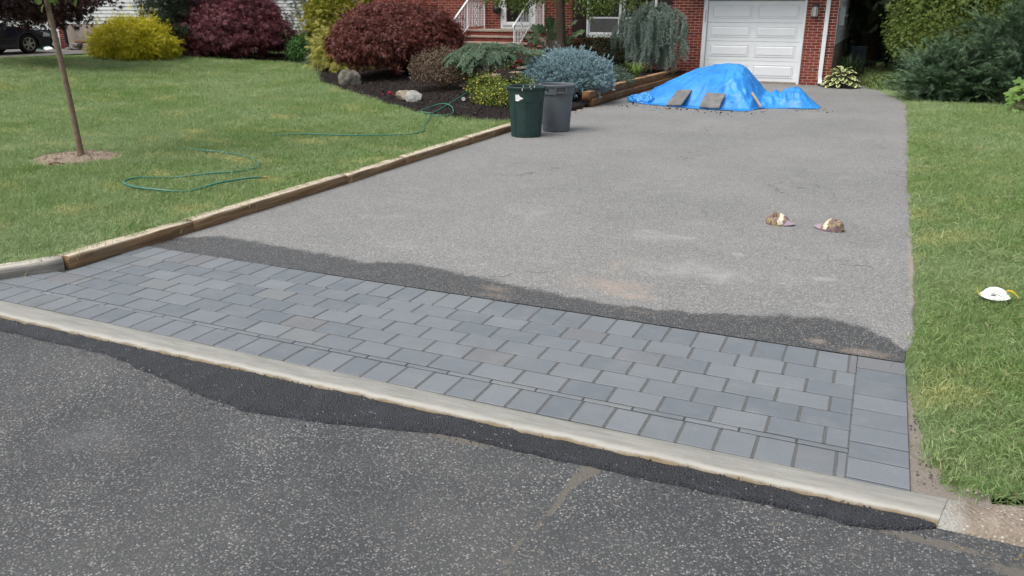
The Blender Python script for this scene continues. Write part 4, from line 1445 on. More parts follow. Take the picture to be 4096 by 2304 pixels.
gx_, gy_ = -5.065, 12.02
gc, R = can("trash_can", "dark green round plastic trash can with a torn white label", gx_, gy_, .235, .280, .775, MAT['cangreen'], 'green')
f0 = math.atan2(-gy_, -gx_)                                  # towards the street
for k, da in enumerate((-1.25, -.52, .30, 1.05, 2.2, 3.1, 4.0)):
    arc_plate(gx_, gy_, f0 + da, f0 + da + .52, R, .045, .555, .006).build("rib_panel", MAT['cangreen'], gc)
for a in (f0 + 1.45, f0 - 1.72):
    cx, cy = gx_ + .30 * math.cos(a), gy_ + .30 * math.sin(a)
    tx, ty = -math.sin(a), math.cos(a); ox, oy = math.cos(a), math.sin(a)
    P = [(gx_ + .283 * ox + tx * s, gy_ + .283 * oy + ty * s, z) for s, z in ((-.075, .735),)]
    pts = [(gx_ + .285 * ox - .07 * tx, gy_ + .285 * oy - .07 * ty, .735), (gx_ + .335 * ox - .06 * tx, gy_ + .335 * oy - .06 * ty, .715), (gx_ + .345 * ox, gy_ + .345 * oy, .70), (gx_ + .335 * ox + .06 * tx, gy_ + .335 * oy + .06 * ty, .715), (gx_ + .285 * ox + .07 * tx, gy_ + .285 * oy + .07 * ty, .735)]
    MB().tube(smooth_path(pts, 5), .013, 6).build("handle", MAT['cangreen'], gc, True)
    MB().box((gx_ + .31 * ox, gy_ + .31 * oy, .742), (.05, .14, .012), a).build("handle", MAT['cangreen'], gc, bevel=.004)
# torn label
V, F = [], []
lab = [(-.06, .04), (-.055, -.055), (-.01, -.06), (.03, -.035), (.075, -.02), (.045, .0), (.02, .01), (.0, .045), (-.03, .035)]
for (u_, w_) in lab:
    a = f0 - .42 + u_ / .285
    r = R(.63) + .0145
    V.append((gx_ + r * math.cos(a), gy_ + r * math.sin(a), .625 + w_))
MB().add(V, [tuple(range(len(V)))]).build("torn_label", MAT['paper'], gc)
for (a, z0, z1, w) in ((f0 - .22, .725, .768, .010), (f0 + .22, .742, .769, .008), (f0 + .9, .76, .769, .018)):
    arc_plate(gx_, gy_, a, a + w / .28, lambda z: .312, z0, z1, .002, 3).build("paint_drip", MAT['cream'], gc)
for da in (2.9, 3.3, 2.6):
    arc_plate(gx_, gy_, f0 + da, f0 + da + .05, lambda z: .268, .62 + .02 * da % .05, .755, -.006, 3).build("paint_drip", MAT['cream'], gc)

MAT['recess_shade'] = plain("painted_shade_grey", (.055, .062, .068), .6, .3)  # grey darkened to stand for the shade inside the handle
hx_, hy_ = -4.85, 12.79
hc, R2_ = can("trash_can", "plain grey round plastic trash can behind the green one", hx_, hy_, .225, .275, .755, MAT['cangrey'], 'grey')
f1 = math.atan2(-hy_, -hx_)
for a in (f1 + .24, f1 + .24 + math.pi):
    MBp = arc_plate(hx_, hy_, a - .30, a + .30, lambda z: .283, .625, .735, .012)
    MBp.build("handle_box", MAT['cangrey'], hc)
    arc_plate(hx_, hy_, a - .24, a + .24, lambda z: .2905, .650, .715, .006).build("handle_shade_plate", MAT['recess_shade'], hc)  # dark plate in place of a hollow, its shade is painted
    for (a0_, a1_, z0, z1) in ((a - .30, a - .25, .628, .735), (a + .25, a + .30, .628, .735), (a - .30, a + .30, .628, .645)):
        arc_plate(hx_, hy_, a0_, a1_, lambda z: .295, z0, z1, .022).build("handle", MAT['cangrey'], hc)

# ------------------------------------------------------------------ caps on the driveway
def m_camo():
    m = NM("camouflage_cloth")
    v = m.obj()
    n = m.noise(17, 3, .6, v, stretch=(1, 2.4, 1.2)); n2 = m.noise(26, 3, .6, v)
    c = m.mix(m.ramp(n, .46, .52), (.30, .235, .13), (.185, .125, .14))
    c = m.mix(m.ramp(n2, .57, .61), c, (.10, .065, .05))
    m.bump(m.noise(60, 4, .6, v), .4, .004)
    return m.done(c, .9, .15)


MAT['camo'] = m_camo()
MAT['brim'] = plain("mauve_cloth", (.33, .25, .30), .85, .2, var=.12, scale=30)
MAT['capw'] = plain("cream_cloth", (.62, .56, .44), .85, .2, var=.15, scale=25)


def cap(label, x, y, rz, seed):
    t = thing("cap", label, "cap", (x, y, 0.002), "caps left on the driveway")
    M_ = Matrix.Translation((x, y, .002)) @ Matrix.Rotation(rz, 4, 'Z')
    T = lambda P: [tuple(M_ @ Vector(p)) for p in P]
    nu, nv = 36, 16
    V, F, W = [], [], []
    def pt(a, e):
        # crumpled dome, long axis x; front at +x
        rx, ry, h = .105, .090, .098
        c_, s_ = math.cos(e), math.sin(e)
        p = np.array([rx * c_ * math.cos(a), ry * c_ * math.sin(a), h * s_ ** .85])
        p[0] -= .025 * s_
        f_ = fbm(p * 22 + seed * 9, 3, seed)
        p = p * (1 + .07 * f_); p[2] *= 1 + .12 * math.sin(a * 3 + seed)
        fold = math.exp(-((p[0] + .015 + .3 * p[1]) / .012) ** 2)
        p[2] -= .014 * fold * s_
        p[2] = max(p[2], 0)
        return p
    for j in range(nv):
        for i_ in range(nu):
            V.append(pt(2 * math.pi * i_ / nu, .5 * math.pi * j / (nv - 1) * .999))
    for j in range(nv - 1):
        for i_ in range(nu):
            F.append((j * nu + i_, j * nu + (i_ + 1) % nu, (j + 1) * nu + (i_ + 1) % nu, (j + 1) * nu + i_))
    mb = MB(); mb.v = T(V); mb.f = F; mb.m = [1 if (.012 < np.mean([V[k][0] for k in f]) < .052 and np.mean([V[k][2] for k in f]) > .012) else 0 for f in F]
    mb.build("crown", [MAT['camo'], MAT['capw']], t, True)
    # brim: a curved bill at the front
    V, F = [], []
    for side in (0, 1):
        for i_ in range(13):
            u_ = -1 + 2 * i_ / 12
            for j in range(6):
                q = j / 5
                xo = .062 + .080 * q * math.sqrt(max(0, 1 - (u_ * .92) ** 2)) + (.012 * (1 - u_ * u_))
                V.append((xo - .02 * u_ * u_, .072 * u_ * (1 - .08 * q), .012 + (.040 - .030 * q) * (1 - u_ * u_) - .006 * q + (.003 if side else 0)))
    for side in (0, 1):
        for i_ in range(12):
            for j in range(5):
                b_ = side * 78 + i_ * 6 + j
                F.append((b_, b_ + 6, b_ + 7, b_ + 1))
    for i_ in range(12):
        F.append((i_ * 6 + 5, i_ * 6 + 11, 78 + i_ * 6 + 11, 78 + i_ * 6 + 5))
    mb = MB(); mb.v = T(V); mb.f = F; mb.m = [0] * len(F)
    mb.build("brim", MAT['brim'], t, True)
    P = [(-.085 - .03 * math.sin(q) , .03 * math.cos(q), .016 + .01 * math.sin(q * 2)) for q in np.linspace(0, math.pi, 9)]
    mb = MB().tube(P, .007, 6); mb.v = T(mb.v); mb.build("back_strap", MAT['camo'], t, True)


cap("crumpled camouflage cap with a cream front, its brim pointing right", -.715, 7.83, -.12, 1)
cap("crumpled camouflage cap with a mauve brim pointing left", -.245, 7.80, 2.85, 4)

# ------------------------------------------------------------------ dust mask on the right lawn
dm = thing("dust_mask", "white cup dust mask with yellow straps lying on the right lawn", "dust mask", (.885, 6.02, .09))
V, F = [], []
nu, nv = 40, 14
for j in range(nv):
    e = .5 * math.pi * j / (nv - 1)
    for i_ in range(nu):
        a = 2 * math.pi * i_ / nu
        fl = 1.0 + .22 * math.exp(-(e / .22) ** 2)
        r = max(0., math.cos(e)) ** .9 * fl
        V.append((.885 + .074 * r * math.cos(a) * 1.05, 6.02 + .052 * r * math.sin(a), .092 + .066 * math.sin(e) + .006 * math.cos(2 * a) * math.exp(-e * 4)))
F = [(j * nu + i_, j * nu + (i_ + 1) % nu, (j + 1) * nu + (i_ + 1) % nu, (j + 1) * nu + i_) for j in range(nv - 1) for i_ in range(nu)]
MAT['mask'] = plain("white_felt", (.88, .88, .88), .9, .1, var=.02)
MAT['strap'] = plain("yellow_elastic", (.72, .53, .05), .6, .3)
MAT['ink'] = plain("print_ink", (.05, .05, .06), .8, .1)
MB().add(V, F).build("cup", MAT['mask'], dm, True)
for k, pts in enumerate(([(.812, 6.0, .082), (.795, 5.99, .088), (.782, 5.99, .105), (.772, 6.0, .125), (.770, 6.02, .128)],
                         [(.957, 6.02, .088), (.968, 6.02, .10), (.972, 6.03, .118), (.98, 6.03, .122), (1.0, 6.02, .112), (1.02, 6.0, .095)],
                         [(.945, 6.04, .110), (.960, 6.04, .122), (.985, 6.03, .126)])):
    P = smooth_path(pts, 5) + np.array([0, 0, .017])
    V = np.concatenate([P + (0, 0, .0045), P - (0, 0, .0045), P + (0, .0025, -.0045), P + (0, .0025, .0045)]); n = len(P)
    F = []
    for i_ in range(n - 1):
        for a_, b_ in ((0, 1), (1, 2), (2, 3), (3, 0)):
            F.append((a_ * n + i_, a_ * n + i_ + 1, b_ * n + i_ + 1, b_ * n + i_))
    MB().add(V, F).build("strap", MAT['strap'], dm)
for k, (u_, z, w) in enumerate(((-.018, .113, .014), (-.016, .105, .034), (-.014, .100, .028), (-.016, .0955, .03))):
    a = -math.pi / 2 + u_ / .06
    yy = 6.02 - .052 * math.sqrt(max(0, 1 - ((z - .075) / .066) ** 2)) * math.cos(u_ / .074) * 1.0 - .0035
    MB().box((.885 + u_, yy, z + .017), (w, .0012, .0022 if k else .004), 0).build("print", MAT['ink'], dm)

# ------------------------------------------------------------------ garden hose
MAT['hose'] = plain("green_hose", (.035, .17, .125), .4, .45, var=.2, scale=10)
MAT['brass'] = plain("brass", (.55, .36, .16), .35, .5, .8)
hp = [(-8.25, 16.4), (-7.95, 15.76), (-7.72, 14.85), (-7.56, 14.04), (-7.40, 13.33), (-7.42, 13.10), (-7.72, 13.30), (-7.80, 13.75), (-7.66, 14.00), (-7.45, 13.95), (-7.15, 13.5), (-6.95, 13.08), (-7.02, 12.85), (-7.2, 12.8), (-7.18, 12.7), (-6.95, 12.2), (-6.66, 11.55), (-6.44, 11.15), (-6.36, 10.82), (-6.48, 10.62), (-6.77, 10.42), (-7.2, 10.2), (-7.93, 10.02), (-8.6, 9.75), (-9.3, 9.3), (-9.5, 8.9), (-9.0, 8.5), (-8.2, 8.26), (-7.81, 8.25), (-7.32, 8.14), (-6.9, 7.88), (-6.66, 7.55), (-6.70, 7.28), (-6.93, 7.0), (-7.21, 6.77), (-7.44, 6.54), (-7.42, 6.32), (-7.14, 6.17), (-6.76, 6.15), (-6.5, 6.3), (-6.36, 6.62), (-6.25, 6.95), (-6.19, 7.12)]
hz = []
for k, (x, y) in enumerate(hp):
    z = float(z_bed(x, y)) + .035 if k < 13 else .118
    if k in (4, 5, 8): z += .03 if k == 8 else 0
    if 23 <= k <= 26: z = .075
    if k in (34, 39): z = .095
    if k in (40, 41): z = .135
    hz.append((x, y, z))
hose = thing("garden_hose", "green garden hose winding across the left lawn out of the bed", "hose", (-7, 10, .1))
MB().tube(smooth_path(hz, 10), .0112, 8).build("tube", MAT['hose'], hose, True)
a_ = np.array(hz[-1]); d_ = nrm(a_ - np.array(hz[-2]))
MB().tube([a_ - d_ * .01, a_ + d_ * .02, a_ + d_ * .025, a_ + d_ * .06], [.015, .015, .019, .019], 10).build("brass_end", MAT['brass'], hose, True)

# ------------------------------------------------------------------ rocks
def m_rock(name, a, b):
    m = NM(name)
    n = m.noise(6, 6, .65); n2 = m.noise(22, 5, .7)
    c = m.mix(m.ramp(n, .35, .65), a, b)
    c = m.mix(m.ramp(n2, .55, .7, 0, .6), c, tuple(x * .45 for x in a))
    m.bump(m.math('ADD', n2, n), .6, .02)
    return m.done(c, .9, .2)


MAT['rock'] = m_rock("mossy_rock", (.085, .078, .058), (.20, .19, .165))
MAT['rock2'] = m_rock("pale_limestone", (.20, .155, .105), (.36, .32, .26))


def rock(label, x, y, z, sx, sy, sz, rz, mat, seed, name="boulder"):
    bm = bmesh.new()
    bmesh.ops.create_icosphere(bm, subdivisions=4, radius=1)
    V = np.array([v.co[:] for v in bm.verts])
    r = np.random.default_rng(seed)
    for k in range(13):                              # flat facets
        n_ = nrm(r.normal(size=3)); dd_ = r.uniform(.62, .9)
        h_ = V @ n_
        V = V - np.clip(h_ - dd_, 0, None)[:, None] * n_ * .93
    V = V * (1 + .06 * fbm(V * 3 + seed, 4, seed)[:, None])
    V = V * (sx, sy, sz)
    c_, s_ = math.cos(rz), math.sin(rz)
    V = np.column_stack([x + V[:, 0] * c_ - V[:, 1] * s_, y + V[:, 0] * s_ + V[:, 1] * c_, z + V[:, 2]])
    for v, p in zip(bm.verts, V):
        v.co = p
    me = bpy.data.meshes.new(name); bm.to_mesh(me); bm.free()
    return tag(link(name, me, mat), label, "rock", "rocks in the planting bed")


rock("mossy grey boulder below the big rounded red maple", -12.40, 17.86, .19, .30, .24, .30, .5, MAT['rock'], 3)
rk = thing("split_boulder", "pale tan boulder with a grey broken face near the lawn edge", "rock", (-8.95, 15.0, .1), "rocks in the planting bed")
for (dx, dy, sx, sy, sz, rz_, mt_, sd_) in ((-9.10, 15.12, .34, .16, .17, -.35, MAT['rock2'], 8), (-8.78, 14.88, .20, .12, .19, .25, m_rock("grey_rock_face", (.26, .255, .24), (.42, .41, .385)), 14)):
    o = rock("x", dx, dy, .15, sx, sy, sz, rz_, mt_, sd_, "rock_piece")
    for kk in ("label", "category", "group"):
        if kk in o: del o[kk]
    o.parent = rk; o.matrix_parent_inverse = parent_inv(rk)
rock("flat brown stone under the pink roses", -7.78, 18.30, .56, .24, .16, .07, .3, MAT['rock'], 5, "flat_stone")
rock("thin flat stone in front of the pink roses", -7.86, 18.02, .50, .20, .12, .04, -.2, MAT['rock2'], 6, "flat_stone")

# small landscape spotlight
sp = thing("garden_spotlight", "small black garden spotlight in the mulch beside the hose", "spotlight", (-7.5, 14.6, .14))
MB().tube([(-7.50, 14.62, .12), (-7.50, 14.62, .20)], .010, 6).build("stake", MAT['black'], sp)
dsp_ = nrm(np.array([.35, -.9, .12]))
c0 = np.array([-7.5, 14.62, .225])
MB().tube([c0 - dsp_ * .06, c0 - dsp_ * .055, c0 + dsp_ * .055, c0 + dsp_ * .06], [.03, .042, .05, .05], 14).build("housing", MAT['black'], sp, True)
MB().tube([c0 + dsp_ * .0605, c0 + dsp_ * .064], [.040, .038], 14).build("lens", MAT['lampglass'], sp, True)

# stone walk from the driveway into the bed
MAT['walk'] = plain("pink_stone", (.36, .265, .215), .85, .25, var=.2, scale=12, bumps=(40, .4, .006))
walk = tag(add_np("stone_walk", *(lambda V, F: (V, [F]))(*grid_np(np.linspace(-7.0, -5.42, 14), np.linspace(14.5, 17.6, 24), lambda X, Y: -.006 + .05 * S((-5.6 - X) / 1.2) - .2 * (Y > 16.2 + 1.06 * np.maximum(0, -5.45 - X)))), MAT['joint']), kind="structure")
for k in range(19):
    y0 = 14.53 + k * .168
    for j in range(4):
        x0 = -6.98 + j * .40 - (.12 if k % 2 else 0)
        x1 = min(x0 + .39, -5.375 - .02 * (k % 3)) if j == 3 else x0 + .39
        if x1 - x0 < .08 or y0 + .1 > 16.15 + 1.06 * max(0, -5.45 - (x0 + x1) / 2):
            continue
        zc = .05 * float(S((-5.6 - (x0 + x1) / 2) / 1.2))
        MB().box(((x0 + x1) / 2, y0 + .08, -.010 + zc), (x1 - x0, .158, .05), 0, 0, (rng.uniform(-.01, .01), .02 if x0 < -5.9 else .005)).build("stone", MAT['walk'], walk, bevel=.006)
for k, (x, y, r_) in enumerate([(-8.30, 16.55, -.2), (-8.28, 17.55, .3)]):
    z = float(z_bed(x, y)) + .03
    tag(MB().box((x, y, z), (.42, .36, .06), r_, 0, (.08, -.05)).build("stepping_stone", MAT['walk'], bevel=.012), ["pinkish stepping stone at the left foot of the mop-headed conifer", "pinkish stepping stone seen past the mop-headed conifer's bare stem"][k], "stepping stone", "stepping stones through the bed")

# dead leaves on the lawn and red leaf litter on the mulch
MAT['deadleaf'] = plain("dead_leaf", (.16, .065, .04), .8, .2)
MAT['redleaf'] = plain("fallen_red_leaf", (.42, .03, .07), .7, .2)
def leaf_litter(name, label, pts, size, mat):
    V, F = [], []
    for (x, y, z) in pts:
        b_ = len(V); a = rng.uniform(0, 6.28); s = size * rng.uniform(.6, 1.2)
        q = [(0, 0, 0), (.35, .25, .15), (.3, .7, .2), (0, 1, .05), (-.3, .65, .22), (-.35, .2, .12), (0, .5, -.05)]
        for (u_, w_, h_) in q:
            V.append((x + s * (u_ * math.cos(a) - w_ * math.sin(a)), y + s * (u_ * math.sin(a) + w_ * math.cos(a)), z + s * h_))
        F += [(b_ + i_, b_ + (i_ + 1) % 6, b_ + 6) for i_ in range(6)]
    return tag(MB().add(V, F).build(name, mat), label, "leaves")
leaf_litter("dead_leaves", "curled brown dead leaves on the lawn below the young tree's mound", [(-9.02 + dx, 6.74 + dy, .12) for dx, dy in ((0, 0), (.04, .03), (-.05, .02), (.02, -.04), (.18, .1), (.2, .12), (.1, .05))], .07, MAT['deadleaf'])
leaf_litter("red_leaves", "crimson fallen leaf cluster on the mulch left of the tan boulder", [(-9.72 + dx, 15.35 + dy, .15 + dz) for dx, dy, dz in ((0, 0, 0), (.06, .04, .02), (-.07, .03, 0), (.03, -.03, .03), (.1, -.02, .01), (-.02, .06, .04))], .10, MAT['redleaf'])

# ------------------------------------------------------------------ neighbour's drive, house and car
MAT['ndrive'] = m_soil("neighbour_asphalt", (.12, .115, .105), (.20, .19, .175), 60, .3)
V, F = grid_np(np.linspace(-30.5, -25.3, 12), np.linspace(3.3, 22.7, 30), lambda X, Y: z_lawn(X, Y) + .03 + .01 * vnoise(np.stack([X, Y, 0 * X], -1)))
tag(add_np("neighbour_driveway", V, [F], MAT['ndrive']), kind="structure")
YN = 22.75
nh = thing("neighbour_house", "white clapboard house with a tan block foundation behind the yellow shrub", "house", (-29, YN, .35))
MB().b2(-28.62, -23.4, YN + .02, YN + 4.6, 0, 1.335).build("foundation", MAT['block'], nh)
MB().b2(-36, -23.4, YN + .06, YN + 4.6, 1.336, 4.0).b2(-36, -29.0, YN + .06, YN + 4.6, 0, 1.335).build("wall", MAT['siding'], nh)
MAT['siding2'] = plain("pale_clapboard", (.56, .58, .575), .55, .3, var=.06, scale=2)
for k in range(9):
    z = 1.34 + k * .125
    MB().prism([(YN + .062, z), (YN + .012, z), (YN + .042, z + .123), (YN + .062, z + .123)], lambda p: (-28.6, p[0], p[1]), lambda p: (-23.36, p[0], p[1])).build("siding_board", MAT['siding2'], nh)
MB().b2(-36, -23.2, YN - .5, YN + 5, 3.6, 3.75).build("roof", MAT['roof'], nh)
# wing set back behind the maple
MB().b2(-23.4, -15.6, 27.4, 30, 0, 1.10).build("foundation", MAT['block'], nh)
MB().b2(-23.4, -15.6, 27.46, 30, 1.1, 4.2).build("wall", MAT['siding'], nh)
for k in range(11):
    z = 1.10 + k * .125
    MB().prism([(27.462, z), (27.412, z), (27.442, z + .123), (27.462, z + .123)], lambda p: (-23.39, p[0], p[1]), lambda p: (-15.5, p[0], p[1])).build("siding_board", MAT['siding2'], nh)
# white garage door left of the brick corner, with its brick pillar
MB().b2(-34, -29.05, YN + .02, YN + .055, .38, 2.6).build("garage_door", MAT['white'], nh)
MB().b2(-29.05, -28.90, YN - .03, YN + .055, .35, 2.7).build("door_trim", MAT['white'], nh)
nb = MB().b2(-28.895, -28.62, YN - .022, YN + .2, .3, 2.8).build("brick_corner", MAT['mortar'], nh)
for k in range(30):
    z = .33 + k * .078
    off = .08 if k % 2 else 0
    for (a_, b_) in ((-28.893, -28.77 + off * .7), (-28.76 + off * .7, -28.622)):
        MB().b2(a_, b_, YN - .034, YN + .0, z, z + .066).build("brick", MAT['brick'], nb)
tag(MB().tube([(-28.22, YN - .3, .36), (-28.25, YN - .3, 1.3), (-28.28, YN - .3, 2.6)], .065, 12).build("lamp_post", MAT['black'], None, True), "plain black post in front of the neighbour's tan foundation", "post")

# broken bricks, white bag and a leaning rod at the foundation
MAT['oldbrick'] = plain("old_brick", (.16, .085, .06), .9, .2, var=.3, scale=15)
MAT['rubble'] = m_rock("rubble_stone", (.12, .11, .10), (.26, .24, .22))
for k, (x, y, z, r_, lb) in enumerate(((-27.35, 22.35, .72, .1, "brown brick block on top of the rubble by the neighbour's foundation"), (-27.45, 22.25, .62, -.2, "grey-brown block under the top brick by the neighbour's foundation"))):
    tag(MB().box((x, y, z), (.40, .24, .085), r_, 0, (.03, .06)).build("loose_brick", MAT['oldbrick'] if k == 0 else MAT['rubble'], bevel=.012), lb, "brick")
rock("low rubble stone by the neighbour's foundation wall", -27.6, 22.3, .48, .28, .2, .13, .2, MAT['rubble'], 21, "rubble_stone")
rock("small grey rubble stone beside the black post", -27.95, 22.3, .45, .2, .15, .1, .7, MAT['rubble'], 24, "rubble_stone")
tag(MB().tube([(-28.15, 22.2, .78), (-27.9, 22.15, .64), (-27.65, 22.1, .50)], .014, 6).build("leaning_rod", MAT['black']), "thin dark rod leaning from the black post to the rubble", "rod")
o = rock("crumpled white sheet on the ground beside the teal bin", -28.55, 21.9, .44, .30, .16, .10, -.3, MAT['white'], 30, "white_sheet"); o["category"] = "sheet"; del o["group"]

tb = thing("wheeled_bin", "teal wheeled bin behind the dark car's nose", "bin", (-29.35, 22.2, .38))
MAT['teal'] = plain("teal_plastic", (.012, .15, .135), .5, .4)
MAT['tealdark'] = plain("dark_bin_lid", (.02, .05, .07), .5, .4)
MB().prism([(-.33, -.30), (.33, -.30), (.33, .30), (-.33, .30)], lambda p: (-29.35 + p[0] * .84, 22.2 + p[1] * .84, .41), lambda p: (-29.35 + p[0] * 1.05, 22.2 + p[1] * 1.05, 1.04)).build("body", MAT['teal'], tb, bevel=.03, seg=2)
MB().b2(-29.74, -28.96, 21.84, 22.56, 1.042, 1.075).b2(-29.68, -29.0, 21.9, 22.5, 1.073, 1.12).build("lid", MAT['tealdark'], tb, bevel=.015)
for k in range(4):
    x = -29.58 + k * .155
    MB().prism([(-.02, -.02), (.02, -.02), (.02, .02), (-.02, .02)], lambda p: (-29.35 + (x + 29.35) * .84 + p[0], 22.2 - .27 + p[1], .48), lambda p: (x + p[0], 22.2 - .325 + p[1], 1.0)).build("rib", MAT['teal'], tb)
for x in (-29.62, -29.08):
    t_ = MB(); t_.lathe([(0, -.03), (.10, -.03), (.10, .03), (0, .03)], 16); t_.v = [(x + v[2], 22.42 + v[0], .48 + v[1]) for v in t_.v]; t_.build("wheel", MAT['black'], tb)

# the parked car, nose in, its right side towards us
MAT['carpaint'] = plain("navy_car_paint", (.012, .013, .030), .22, .6, var=.05, scale=2)
MAT['cartrim'] = plain("car_trim", (.010, .010, .013), .5, .4)
MAT['tyre'] = plain("tyre_rubber", (.018, .016, .015), .85, .2)
MAT['alloy'] = plain("alloy_rim", (.42, .41, .39), .4, .5, .6)
MAT['lamp'] = plain("headlamp_lens", (.55, .56, .56), .12, .6)
ZC = float(z_lawn(-27.5, 19)) + .03
car = thing("parked_car", "dark navy car parked nose-in beside the red-leaved tree", "car", (-27.57, 18.3, ZC))
arch = lambda cy, r: [(cy + r * math.cos(a), .31 + r * math.sin(a)) for a in np.linspace(-.15, math.pi + .15, 15)]
side = [(20.60, .24), (20.64, .40), (20.645, .56), (20.58, .64), (20.45, .685), (20.1, .775), (19.7, .845), (19.2, .905), (18.95, .93), (16.7, .96), (16.15, .93), (16.02, .80), (15.98, .45), (16.05, .26)]
poly = side + [(16.75, .20)] + arch(17.2, .365)[::-1] + [(17.6, .19), (19.4, .19)] + arch(19.8, .365)[::-1] + [(20.2, .22)]
XS, XF = -26.72, -28.42
MB().prism(poly, lambda p: (XS, p[0], ZC + p[1]), lambda p: (XF, p[0], ZC + p[1])).build("body", MAT['carpaint'], car, True, bevel=.03, seg=2)
MB().b2(XF + .1, XS - .1, 16.3, 20.3, ZC + .16, ZC + .6).build("underbody", MAT['black'], car)
cab = [(19.15, .90), (18.50, 1.33), (18.2, 1.38), (16.6, 1.38), (16.35, 1.34), (16.1, .93)]
MB().prism(cab, lambda p: (XS - .04 - .22 * max(0, p[1] - .9), p[0], ZC + p[1]), lambda p: (XF + .04 + .22 * max(0, p[1] - .9), p[0], ZC + p[1])).build("cabin", MAT['carpaint'], car, True, bevel=.03, seg=2)
for (wp) in ([(18.85, .96), (18.42, 1.28), (17.85, 1.30), (17.85, .97)], [(17.78, .97), (17.78, 1.30), (17.0, 1.30), (16.95, .97)], [(16.88, .97), (16.92, 1.30), (16.5, 1.28), (16.3, .97)]):
    MB().prism(wp, lambda p: (XS - .034 - .22 * max(0, p[1] - .9), p[0], ZC + p[1]), lambda p: (XS - .06 - .22 * max(0, p[1] - .9), p[0], ZC + p[1])).build("side_window", MAT['glass'], car)
MB().add([(XS - .12, 19.10, ZC + .95), (XF + .12, 19.10, ZC + .95), (XF + .18, 18.54, ZC + 1.32), (XS - .18, 18.54, ZC + 1.32)], [(0, 1, 2, 3)]).build("windscreen", MAT['glass'], car)
MB().prism([(20.18, .26), (20.62, .25), (20.70, .33), (20.71, .50), (20.64, .52), (20.2, .50)], lambda p: (XS + .02, p[0], ZC + p[1]), lambda p: (XF - .02, p[0], ZC + p[1])).build("bumper", MAT['cartrim'], car, bevel=.02)
MB().b2(XS - .001, XS + .016, 16.2, 19.40, ZC + .44, ZC + .50).build("side_moulding", MAT['cartrim'], car, bevel=.005)
for s_ in (XS - .19, XF + .19):
    MB().prism([(20.36, .545), (20.62, .545), (20.625, .635), (20.40, .685)], lambda p: (s_ + .205, p[0], ZC + p[1]), lambda p: (s_ - .205, p[0], ZC + p[1])).build("headlight", MAT['lamp'], car, bevel=.008)
MB().b2(XS + .0, XS + .13, 18.92, 19.02, ZC + .92, ZC + 1.04).build("mirror", MAT['carpaint'], car, bevel=.02)
for wy_ in (19.8, 17.2):
    for wx_ in (XS - .10, XF + .10):
        sgn = 1 if wx_ > -27.5 else -1
        w_ = MB(); w_.lathe([(.20, -.09), (.29, -.10), (.315, -.07), (.318, .0), (.315, .07), (.29, .10), (.21, .09), (.20, .04)], 32)
        w_.v = [(wx_ + v[2] * sgn, wy_ + v[0], ZC + .318 + v[1]) for v in w_.v]
        wh = w_.build("wheel", MAT['tyre'], car, True)
        r_ = MB(); r_.lathe([(.215, .088), (.20, .095), (.19, .05), (.05, .03), (0, .03)], 32)
        r_.v = [(wx_ + v[2] * sgn, wy_ + v[0], ZC + .318 + v[1]) for v in r_.v]
        r_.build("hub_disc", MAT['cartrim'], wh, True)
        r_ = MB(); r_.lathe([(.215, .09), (.212, .10), (.196, .10), (.192, .09)], 32); r_.lathe([(.055, .05), (.05, .092), (0, .095)], 16)
        for k in range(6):
            a = k * math.pi / 3 + .2
            c_, s2_ = math.cos(a), math.sin(a)
            q = [(.03, -.032), (.20, -.022), (.20, .022), (.03, .032)]
            pts = [(c_ * u_ - s2_ * v_, s2_ * u_ + c_ * v_) for u_, v_ in q]
            r_.prism(pts, lambda p: (p[0], p[1], .058), lambda p: (p[0], p[1], .092))
        r_.v = [(wx_ + v[2] * sgn, wy_ + v[0], ZC + .318 + v[1]) for v in r_.v]
        r_.build("rim", MAT['alloy'], wh)

# ------------------------------------------------------------------ foliage templates (length along +y)
def T_fingers(n, spread, w, curl=.15):
    V, F = [], []
    for k in range(n):
        a = (k / (n - 1) - .5) * spread if n > 1 else 0
        l = 1 - .35 * abs(k / (n - 1) - .5) * 2 if n > 1 else 1
        c_, s_ = math.sin(a), math.cos(a)
        b_ = len(V)
        V += [(0, 0, 0), (c_ * l * .45 + s_ * w, s_ * l * .45 - c_ * w, .04), (c_ * l, s_ * l, -curl), (c_ * l * .45 - s_ * w, s_ * l * .45 + c_ * w, .04)]
        F.append((b_, b_ + 1, b_ + 2, b_ + 3))
    return np.array(V), [np.array(F)]


def T_needles(n, w, seed=0, ang=1.1, axis=0.):
    """needles round an axis: tuft if axis=0, bottle brush if axis>0"""
    r = np.random.default_rng(seed)
    V, F = [], []
    for k in range(n):
        a = 2.399 * k; t = math.cos(ang * r.uniform(.25, 1.0))
        d_ = np.array([math.cos(a) * math.sqrt(1 - t * t), t, math.sin(a) * math.sqrt(1 - t * t)])
        b0 = np.array([0, axis * k / n, 0]); l = (1 - .5 * axis) * r.uniform(.7, 1)
        s_ = nrm(np.cross(d_, r.normal(size=3))) * w
        b_ = len(V)
        V += [b0 - s_, b0 + s_, b0 + d_ * l]
        F.append((b_, b_ + 1, b_ + 2))
    return np.array(V), [np.array(F)]


def T_frond(n, w, wide=.45, seed=0):
    """flat spray: axis with side blades"""
    V, F = [(-w, 0, 0), (w, 0, 0), (0, 1, 0)], [(0, 1, 2)]
    for k in range(n):
        y = .08 + .8 * k / n; s_ = 1 if k % 2 else -1
        l = wide * (1 - .55 * k / n)
        b_ = len(V)
        V += [(0, y - w * 1.4, 0), (0, y + w * 1.4, 0), (s_ * l * .75, y + l * .7, -.10 * l)]
        F.append((b_, b_ + 1, b_ + 2))
    return np.array(V, float), [np.array(F)]


